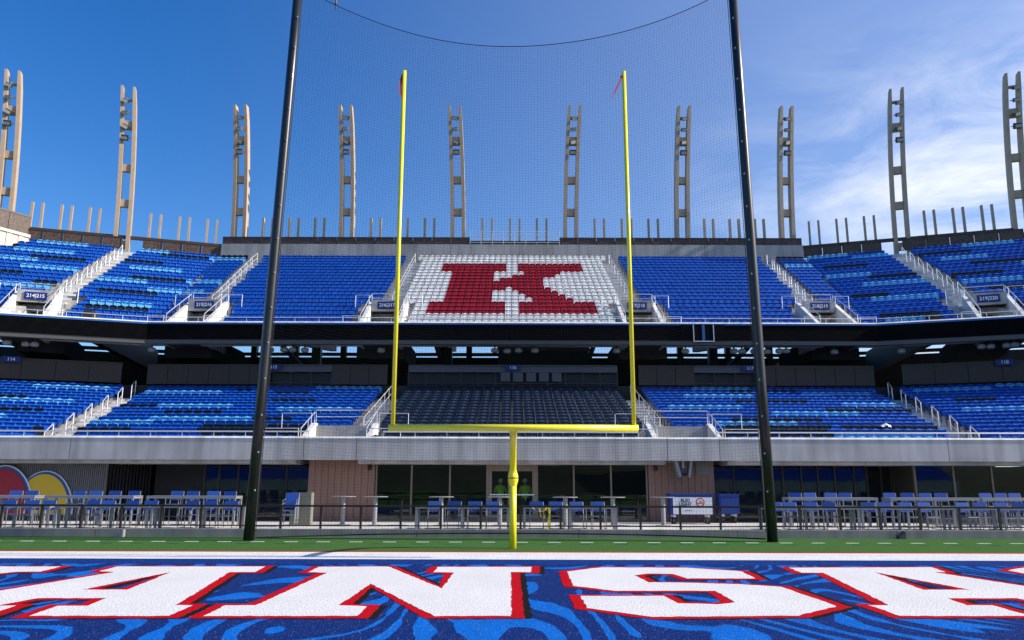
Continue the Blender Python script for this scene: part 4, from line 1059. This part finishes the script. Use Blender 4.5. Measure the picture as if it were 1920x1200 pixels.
# display bracket and wall screen on the right terracotta wall
xb = wx(1283, 33.9); t = thing("screen_mount", "pair of tilted grey screens on a ceiling mount above the drinks cart", "screen mount", (xb, 33.9, 2.4))
MB().box((xb - .27, 33.85, 2.40), (.13, .5, .72), 0, -.24).build("tilted_screen", M_ALU, t); MB().box((xb + .25, 33.85, 2.40), (.09, .5, .72), 0, .16).build("tilted_screen", M_ALU, t)
MB().tube([(xb, 33.85, 2.72), (xb, 33.85, 2.35)], .05, 8).build("drop_pole", M_GALV, t); MB().box((xb, 33.8, 2.32), (.26, .14, .18)).build("mount_head", M_LAMPD, t); MB().box((xb, 33.8, 2.16), (.2, .12, .12)).build("junction_box", M_BLACK, t)
MB().tube([(wx(1225, 33.9), 33.9, 2.66), (xb, 33.9, 2.67)], .035, 6).build("conduit", M_ALU, t)
x0, x1 = wx(1307), wx(1336)
o = MB().b2(x0, x1, WY - .06, WY - .005, 2.12, 2.70).build("vent_grille", mat("grey_grille", (.20, .19, .17), .6, var=.2, scale=50)); tag(o, "square grey vent grille high on the terracotta wall", "vent")

# generic rounded sign (stand-in shape: red lobes and a gold dome edged in blue)
SGY = WY - .14
sg_ = thing("wall_sign", "large rounded red and gold sign edged in blue on the corrugated wall", "sign", (-19, SGY, 1.2))
def blob(pts, y0, y1, mtl, name, par):
    n = len(pts); vs = [(x, y0, z) for x, z in pts] + [(x, y1, z) for x, z in pts]
    return MB().add(vs, [tuple(range(n)), tuple(range(n, 2 * n))[::-1]] + [((i + 1) % n, i, n + i, n + (i + 1) % n) for i in range(n)]).build(name, mtl, par)
def arc(cx, cz, rx_, rz_, a0, a1, n=24): return [(cx + rx_ * math.cos(R(a0 + (a1 - a0) * i / n)), cz + rz_ * math.sin(R(a0 + (a1 - a0) * i / n))) for i in range(n + 1)]
gx0, gx1 = wx(28, SGY), wx(139, SGY); gc = (gx0 + gx1) / 2; gr = (gx1 - gx0) / 2
zt1 = 1.6 + 34.3 * (math.tan(PITCH - math.atan(287 / F_PX)))
M_SGB = mat("sign_blue", (0.02, 0.09, 0.32), .45); M_SGR = mat("sign_red", (0.30, 0.005, 0.02), .45); M_SGG = mat("sign_gold", (0.62, 0.40, 0.02), .45)
blob(arc(gc, .45, gr + .05, zt1 - .45 + .05, 0, 180), SGY + .03, SGY + .06, M_WTEXT, "outline_edge", sg_)
blob(arc(gc, .45, gr, zt1 - .45, 0, 180), SGY - .01, SGY + .029, M_SGB, "blue_edge", sg_)
blob(arc(gc, .45, gr - .09, zt1 - .45 - .09, 0, 180), SGY - .04, SGY - .011, M_SGG, "gold_dome", sg_)
rc = wx(22, SGY)
blob(arc(rc - .3, .45, 1.35, 2.02, 0, 180), SGY - .09, SGY - .045, M_WTEXT, "outline_edge", sg_)
blob(arc(rc - .3, .45, 1.30, 1.97, 0, 180), SGY - .12, SGY - .091, M_SGB, "blue_edge", sg_)
blob(arc(rc - .3, .45, 1.20, 1.87, 0, 180), SGY - .15, SGY - .121, M_SGR, "red_lobe", sg_)

# ------------------------------------------------------------------ patio furniture
def make_chair(name, seat_h, top_h, label, group):
    t = thing(name, label, "chair", (0, 0, 0), 0, group); w_ = .24
    for k in (-1, 1):
        link("rear_leg", MB().tube([(k * w_, .27, 0), (k * w_, .22, seat_h), (k * (w_ - .005), .30, top_h)], .015, 6).mesh("rear_leg", M_CHFR), t)
        link("front_leg", MB().tube([(k * w_, -.24, 0), (k * w_, -.22, seat_h + .22), (k * w_, .22, seat_h + .24)], .014, 6).mesh("front_leg", M_CHFR), t)
        link("floor_runner", MB().tube([(k * w_, -.24, .012), (k * w_, .27, .012)], .013, 5).mesh("floor_runner", M_CHFR), t)
    link("seat", MB().box((0, -.0, seat_h), (.47, .46, .02), 0, 0, -.04).mesh("seat", M_BLUEF), t)
    link("back_sling", MB().box((0, .262, (seat_h + top_h) / 2 + .08), (.455, .012, top_h - seat_h - .12), 0, 0, -.15).mesh("back_sling", M_BLUEF), t)
    link("seat_rail", MB().tube([(-w_, -.23, seat_h - .02), (w_, -.23, seat_h - .02)], .012, 5).mesh("seat_rail", M_CHFR), t)
    if seat_h > .6: link("foot_rest", MB().tube([(-w_, -.24, .30), (w_, -.24, .30)], .012, 5).mesh("foot_rest", M_CHFR), t)
    return reg(t)
def make_table(name, L_, h, dp, label, cat="table"):
    ap = .10 if h > 1 else .055
    t = thing(name, label, cat, (0, 0, 0), 0, "long aluminium patio tables")
    link("table_top", MB().b2(-L_ / 2, L_ / 2, -dp / 2, dp / 2, h - .03, h).mesh("table_top", M_ALU), t)
    link("apron", MB().b2(-L_ / 2, L_ / 2, -dp / 2, -dp / 2 + .04, h - ap, h - .031).mesh("apron", M_ALU), t)
    link("apron", MB().b2(-L_ / 2, L_ / 2, dp / 2 - .04, dp / 2, h - ap, h - .031).mesh("apron", M_ALU), t)
    me = MB().b2(-.04, .04, -.03, .03, 0, h - ap - .001).mesh("leg", M_ALU)
    for fx in (-1, 0, 1):
        for fy in (-1, 1): o = link("leg", me, t); o.location = (fx * (L_ / 2 - .05), fy * (dp / 2 - .035), 0)
        if fx: link("end_apron", MB().b2(fx * L_ / 2 - .03 * fx - .01, fx * L_ / 2 - .03 * fx + .01, -dp / 2 + .041, dp / 2 - .041, h - ap, h - .031).mesh("end_apron", M_ALU), t)
    return reg(t)
YLT, YLC, YHT, YHC = 28.05, 28.75, 30.4, 31.1
lowc = make_chair("patio_chair", .44, .90, "x", "low blue patio chairs"); hic = make_chair("bar_chair", .76, 1.22, "x", "tall blue bar chairs")
lowt = make_table("dining_table", 3.2, .75, .75, "x"); hit = make_table("bar_table", 3.3, 1.07, .75, "x")
used = set()
def place(o, loc, rz, label):
    if o.name not in used:
        used.add(o.name); o.location = loc; o.rotation_euler = (0, 0, rz); o['label'] = label; return o
    return copy_tree(o, loc, rz, label)
def nm(px): return "in front of the corrugated wall and round red sign" if px < 290 else ("near the left dark recess" if px < 480 else ("by the glass doors" if px < 1250 else ("by the dark recess beside the drinks cart" if px < 1640 else "in front of the large dark windows")))
def nm(px):
    if px < 290: return "in front of the corrugated wall"
    if px < 480: return "before the dark recess beside the corrugated wall"
    if px < 960: return "between the yellow goal post and the plain terracotta wall"
    if px < 1250: return "where yellow tape hangs over the long table"
    if px < 1640: return "before the dark recess beside the drinks cart"
    return "in front of the wide dark windows"
def z_at(px, Y): return atx(px, Y, 1.2)
for px in (12, 55, 87, 169, 201, 243, 279, 357, 390, 432, 817, 851, 891, 926, 1007, 1044, 1084, 1123, 1459, 1485, 1525, 1559, 1632, 1667, 1705, 1742, 1812, 1847, 1884, 1916):
    place(lowc, (z_at(px, YLC), YLC + random.uniform(-.06, .06), PZF), math.pi * 0 + R(random.uniform(-7, 7)), "low blue sling patio chair " + nm(px))
for px in (24, 55, 141, 173, 210, 244, 328, 358, 397, 426, 1494, 1526, 1564, 1592, 1676, 1707, 1744, 1774, 1857, 1887, 1915):
    place(hic, (z_at(px, YHC), YHC + random.uniform(-.08, .08), PZF), R(random.uniform(-8, 8)), "tall blue sling bar chair " + nm(px))
for a, c in ((-58, 100), (112, 296), (300, 462), (787, 951), (985, 1152), (1440, 1592), (1612, 1772), (1792, 1950)):
    m_ = (a + c) / 2; place(lowt, (z_at(m_, YLT), YLT, PZF), R(random.uniform(-.6, .6)), "long low aluminium table " + nm(m_))
for a, c in ((-85, 72), (96, 259), (287, 446), (1481, 1631), (1674, 1815), (1840, 1990)):
    m_ = (a + c) / 2; place(hit, (z_at(m_, YHT), YHT, PZF), R(random.uniform(-.8, .8)), "long high aluminium bar table " + nm(m_))
ct = thing("cocktail_table", "x", "table", (0, 0, 0), 0, "round cocktail tables by the club room wall")
link("table_top", MB().lathe([(.46, 1.03), (.475, 1.04), (.475, 1.055), (.46, 1.062)], 28).mesh("table_top", M_ALU), ct)
link("column", MB().lathe([(.085, .02), (.085, 1.03)], 18).mesh("column", M_ALU, (0, 0, 0), False), ct)
link("base", MB().lathe([(.30, 0), (.30, .012), (.10, .03)], 24).mesh("base", M_ALU), ct); reg(ct)
for px, lb in ((645, "in front of the terracotta wall without a cart"), (706, "at the edge of the terracotta wall and the glass"), (829, "in front of the glass panes between terracotta wall and door"), (938, "just in front of the glass door"),
               (1060, "in front of the glass pane right after the door"), (1150, "in front of the last pane before the drinks cart wall"), (1245, "right beside the white drinks cart")):
    place(ct, (z_at(px, 31.0), 31.0 + random.uniform(-.25, .25), PZF), 0, "round grey cocktail table " + lb)
# chair stack
sx = z_at(545, 29.6); st = None
for k in range(3): place(lowc, (sx + .01 * k, 29.6 + .03 * k, PZF + .14 * k), R(4), "low blue sling patio chair piled in the small chair stack")
o = MB().b2(sx - .15, sx + .62, 30.2, 30.6, PZF, 1.40).build("folded_screen", mat("grey_green_board", (.17, .18, .14), .7)); tag(o, "grey free-standing panel behind the chair stack", "panel")
# drinks cart
def cart(px0, px1, Y, face, label, z0=.56, z1=1.32):
    x0, x1 = atx(px0, Y, 1), atx(px1, Y, 1); t = thing("drinks_cart" if face else "plastic_bin_cart", label, "cart", ((x0 + x1) / 2, Y, PZF))
    MB().b2(x0, x1, Y, Y + .7, z0, z1).build("body", M_BLUEP, t); MB().b2(x0 - .03, x1 + .03, Y - .03, Y + .73, z1 + .001, z1 + .07).build("lid", M_BLUEP, t)
    for x in (x0 + .16, x1 - .16):
        for y in (Y + .12, Y + .58):
            wl = MB().tube([(x - .035, y, PZF + .13), (x + .035, y, PZF + .13)], .13, 18).build("wheel", M_RUBBER, t); MB().tube([(x - .04, y, PZF + .13), (x + .04, y, PZF + .13)], .07, 14).build("hub", M_GALV, wl)
            MB().b2(x - .05, x + .05, y - .04, y + .04, PZF + .262, z0 - .001).build("caster_fork", M_GALV, t)
    if face:
        MB().b2(x0 + .10, x1 - .02, Y - .02, Y - .002, z0 + .02, z1 - .08).build("white_panel", mat("white_panel", (.72, .74, .78), .5), t)
        cxm = (x0 + x1) / 2; nv = mat("navy_print", (.01, .02, .07), .6); rd = mat("red_print", (.42, .02, .04), .6); off = OFF[t.name]
        for s, zz, sz in (("BUD", 1.115, .185), ("LIGHT", .965, .185)): q = add_text(s, sz, nv, t, (cxm - .25 - off[0], Y - .026 - off[1], zz - off[2]))
        ring = []; b = MB(); n = 28
        for i in range(n):
            for rr in (.175, .135): a = 2 * math.pi * i / n; ring.append((cxm + .34 + rr * math.cos(a), Y - .026, 1.04 + rr * math.sin(a)))
        b.add(ring, [(2 * i, 2 * i + 1, (2 * i + 3) % (2 * n), (2 * i + 2) % (2 * n)) for i in range(n)]); b.build("round_emblem", rd, t)
        b = MB(); b.add([(cxm + .34 + .055 * math.cos(a) + .03, Y - .027, 1.06 + .055 * math.sin(a)) for a in [2 * math.pi * i / 14 for i in range(14)]], [tuple(range(14))]); b.build("emblem_spot", mat("gold_print", (.6, .33, .03), .6), t)
        b = MB(); b.b2(cxm + .20, cxm + .46, Y - .0275, Y - .0265, .99, 1.03); b.build("emblem_bar", rd, t)
        MB().b2(cxm - .28, cxm + .02, Y - .028, Y - .021, .72, .735).build("small_print", nv, t)
    else:
        MB().b2(x0 + .07, x1 - .07, Y - .015, Y - .002, z0 + .02, z1 - .1).build("front_panel", M_BLUEP, t)
cart(1258, 1337, 32.4, True, 'blue drinks cart with white front panel reading "BUD LIGHT" by the terracotta wall')
cart(1350, 1387, 33.4, False, "plain dark blue plastic cart on casters next to the white fronted drinks cart", .56, 1.30)
# caution tape over the table
tx0 = z_at(1000, 27.72)
tp = thing("caution_tape", "crumpled yellow caution tape draped over the long table by the goal post", "tape", (tx0, 27.6, .9))
def strap(pts, wd, name):
    vs = [];
    for p in pts: vs += [(p[0] - wd / 2, p[1], p[2] + .01), (p[0] + wd / 2, p[1], p[2] - .01)]
    n = len(pts); vs2 = [(v[0], v[1] + .004, v[2]) for v in vs]
    MB().add(vs, [(2 * i, 2 * i + 1, 2 * i + 3, 2 * i + 2) for i in range(n - 1)]).add(vs2, [(2 * i, 2 * i + 2, 2 * i + 3, 2 * i + 1) for i in range(n - 1)]).build(name, M_TAPE, tp)
strap([(tx0, 27.62, .97), (tx0 + .02, 27.6, .90), (tx0 + .1, 27.6, .83), (tx0 + .28, 27.6, .81), (tx0 + .42, 27.6, .86), (tx0 + .48, 27.62, .97)], .06, "tape_loop")
strap([(tx0 + .22, 27.62, .97), (tx0 + .23, 27.59, .8), (tx0 + .28, 27.6, .62), (tx0 + .38, 27.6, .60), (tx0 + .40, 27.61, .7)], .05, "tape_loop")
strap([(tx0 + .54, 27.62, .97), (tx0 + .56, 27.59, .75), (tx0 + .53, 27.6, .5), (tx0 + .50, 27.58, .23)], .07, "tape_tail")
strap([(tx0 + .06, 27.62, .985), (tx0 + .2, 27.60, .985), (tx0 + .3, 27.61, .96)], .08, "tape_loop")
for px in (226, 1691):
    x, y = ground(px, 1008); y = 26.72; x = atx(px, y, .1)
    t = thing("ground_box", "small grey box light at the kerb foot " + ("facing the corrugated wall" if px < 900 else "facing the wide dark windows"), "box light", (x, y, 0))
    MB().prism([(x - .11, y - .1), (x + .11, y - .1), (x + .11, y + .12), (x - .11, y + .12)], 0, [.06, .22, .24, .14]).build("housing", M_LAMPD if px > 900 else M_LAMP, t)
    MB().b2(x + .112, x + .125, y - .08, y + .1, .03, .2).build("face_plate", M_LAMP, t)

# ------------------------------------------------------------------ people behind the doors
M_HIVIS = mat("lime_hivis_shirt", (0.48, 0.88, 0.04), .7, var=.15, scale=10); M_SKIN = mat("skin", (.36, .20, .13), .6); M_JEAN = mat("dark_trousers", (.02, .025, .04), .8); M_HAT = mat("white_hard_hat", (.6, .62, .62), .4)
def person(x, y, face, label):
    t = thing("person", label, "person", (x, y, PZF - .004), face)
    J = {'pel': (0, 0, .95, .15), 'sp': (0, .0, 1.15, .14), 'ch': (0, .01, 1.36, .165), 'nk': (0, .0, 1.50, .06), 'hd': (0, -.01, 1.58, .075), 'ht': (0, -.01, 1.70, .085),
         'kl': (-.11, -.02, .50, .068), 'al': (-.12, .03, .08, .05), 'tl': (-.13, -.12, .045, .045), 'kr': (.11, -.03, .50, .068), 'ar': (.13, .03, .08, .05), 'tr': (.14, -.12, .045, .045),
         'hl': (-.10, 0, .88, .10), 'hr': (.10, 0, .88, .10), 'sl': (-.20, .01, 1.42, .07), 'sr': (.20, .01, 1.42, .07), 'el': (-.27, .0, 1.16, .048), 'er': (.27, -.02, 1.16, .048), 'wl': (-.25, -.14, .98, .034), 'wr': (.22, -.22, 1.05, .034), 'fl': (-.24, -.20, .92, .03), 'fr': (.18, -.29, 1.04, .03)}
    E = [('pel', 'sp'), ('sp', 'ch'), ('ch', 'nk'), ('nk', 'hd'), ('hd', 'ht'), ('pel', 'hl'), ('hl', 'kl'), ('kl', 'al'), ('al', 'tl'), ('pel', 'hr'), ('hr', 'kr'), ('kr', 'ar'), ('ar', 'tr'), ('ch', 'sl'), ('sl', 'el'), ('el', 'wl'), ('wl', 'fl'), ('ch', 'sr'), ('sr', 'er'), ('er', 'wr'), ('wr', 'fr')]
    ks = list(J); me = D.meshes.new("body"); me.from_pydata([J[k][:3] for k in ks], [(ks.index(a), ks.index(c)) for a, c in E], [])
    o = D.objects.new("body", me); COL.objects.link(o)
    sk = o.modifiers.new("skin", 'SKIN'); me.skin_vertices.new() if not me.skin_vertices else None
    for i, k in enumerate(ks): me.skin_vertices[0].data[i].radius = (J[k][3] * (1.15 if k in ('ch', 'sp', 'pel') else 1), J[k][3] * (.8 if k in ('ch', 'sp', 'pel') else 1)); me.skin_vertices[0].data[i].use_root = (k == 'pel')
    sb = o.modifiers.new("sub", 'SUBSURF'); sb.levels = 1; sb.render_levels = 1
    dg = bpy.context.evaluated_depsgraph_get(); m2_ = D.meshes.new_from_object(o.evaluated_get(dg)); D.objects.remove(o)
    m2_.name = "body"; m2_.materials.clear()
    for mm in (M_SKIN, M_HIVIS, M_JEAN, M_RUBBER): m2_.materials.append(mm)
    for p in m2_.polygons:
        c = p.center; p.use_smooth = True
        p.material_index = 3 if c.z < .12 else (2 if c.z < .97 and abs(c.x) < .235 and c.y > -.16 else (1 if c.z < 1.49 and not (abs(c.x) > .2 and c.z < 1.2) else 0))
    link("body", m2_, t)
    hm = MB().ball((0, -.01, 1.70), .112, 14, 8, (1, 1.12, .85)); link("hard_hat", hm.mesh("hard_hat", M_HAT, (0, 0, 0), True), t)
    fm = MB(); fm.ball((-.035, -.095, 1.635), .012, 6, 4); fm.ball((.035, -.095, 1.635), .012, 6, 4); link("eyes", fm.mesh("eyes", M_BLACK), t)
    link("nose", MB().tube([(0, -.09, 1.63), (0, -.118, 1.595)], .012, 6, True, .016).mesh("nose", M_SKIN), t); link("mouth", MB().box((0, -.096, 1.56), (.045, .01, .008)).mesh("mouth", M_FLAG), t)
    for k in (-1, 1):
        hx, hy, hz = (-.24, -.20, .92) if k < 0 else (.18, -.29, 1.04); hb_ = MB()
        for q in range(4): hb_.tube([(hx + (q - 1.5) * .018, hy, hz), (hx + (q - 1.5) * .019, hy - .05, hz - .03), (hx + (q - 1.5) * .018, hy - .06, hz - .065 - .004 * (q % 2))], .009, 5)
        hb_.tube([(hx - k * .03, hy + .02, hz), (hx - k * .055, hy - .02, hz - .015), (hx - k * .05, hy - .045, hz - .03)], .010, 5); link("fingers", hb_.mesh("fingers", M_SKIN), t)
    return t
person(wx(939, 34.9), 34.9, R(12), "person in lime green shirt behind the door pane nearer the plain terracotta wall")
person(wx(985, 34.95), 34.95, R(200), "person in lime green shirt facing away behind the door pane nearer the drinks cart")

# ------------------------------------------------------------------ opposite end of the stadium (seen in the glass)
for sx_, lb in ((-1, "distant blue seating bank on the corrugated wall side of the far end"), (1, "distant blue seating bank on the wide window side of the far end")):
    fs_ = thing("opposite_stand", lb, "stand", (sx_ * 60, -100, 0), 0, "far stands behind the photographer")
    MB().b2(sx_ * 62 - 32, sx_ * 62 + 32, -102, -101.5, 0, 3.2).build("front_wall", C_WHITE, fs_)
    b = MB()
    for i in range(20): b.b2(sx_ * 62 - 32, sx_ * 62 + 32, -103 - i * 1.2, -101.8 - i * 1.2, 2.4 + i * .6, 3.0 + i * .6)
    b.build("seat_bank", S_BLUE, fs_)
hl = MB(); n = 24
vs = [(-200 + 400 * i / n, -104 - 9 * j, (j ** 1.2) * 1.7 + 1.2 * math.sin(i * 1.3 + j)) for j in range(10) for i in range(n + 1)]
hl.add(vs, [(j * (n + 1) + i, j * (n + 1) + i + 1, (j + 1) * (n + 1) + i + 1, (j + 1) * (n + 1) + i) for j in range(9) for i in range(n)])
struct(hl.build("hill", mat("dark_wooded_hill", (0.022, 0.038, 0.014), .9, var=.6, scale=.15), None, True))
print("OBJECTS", len(D.objects))
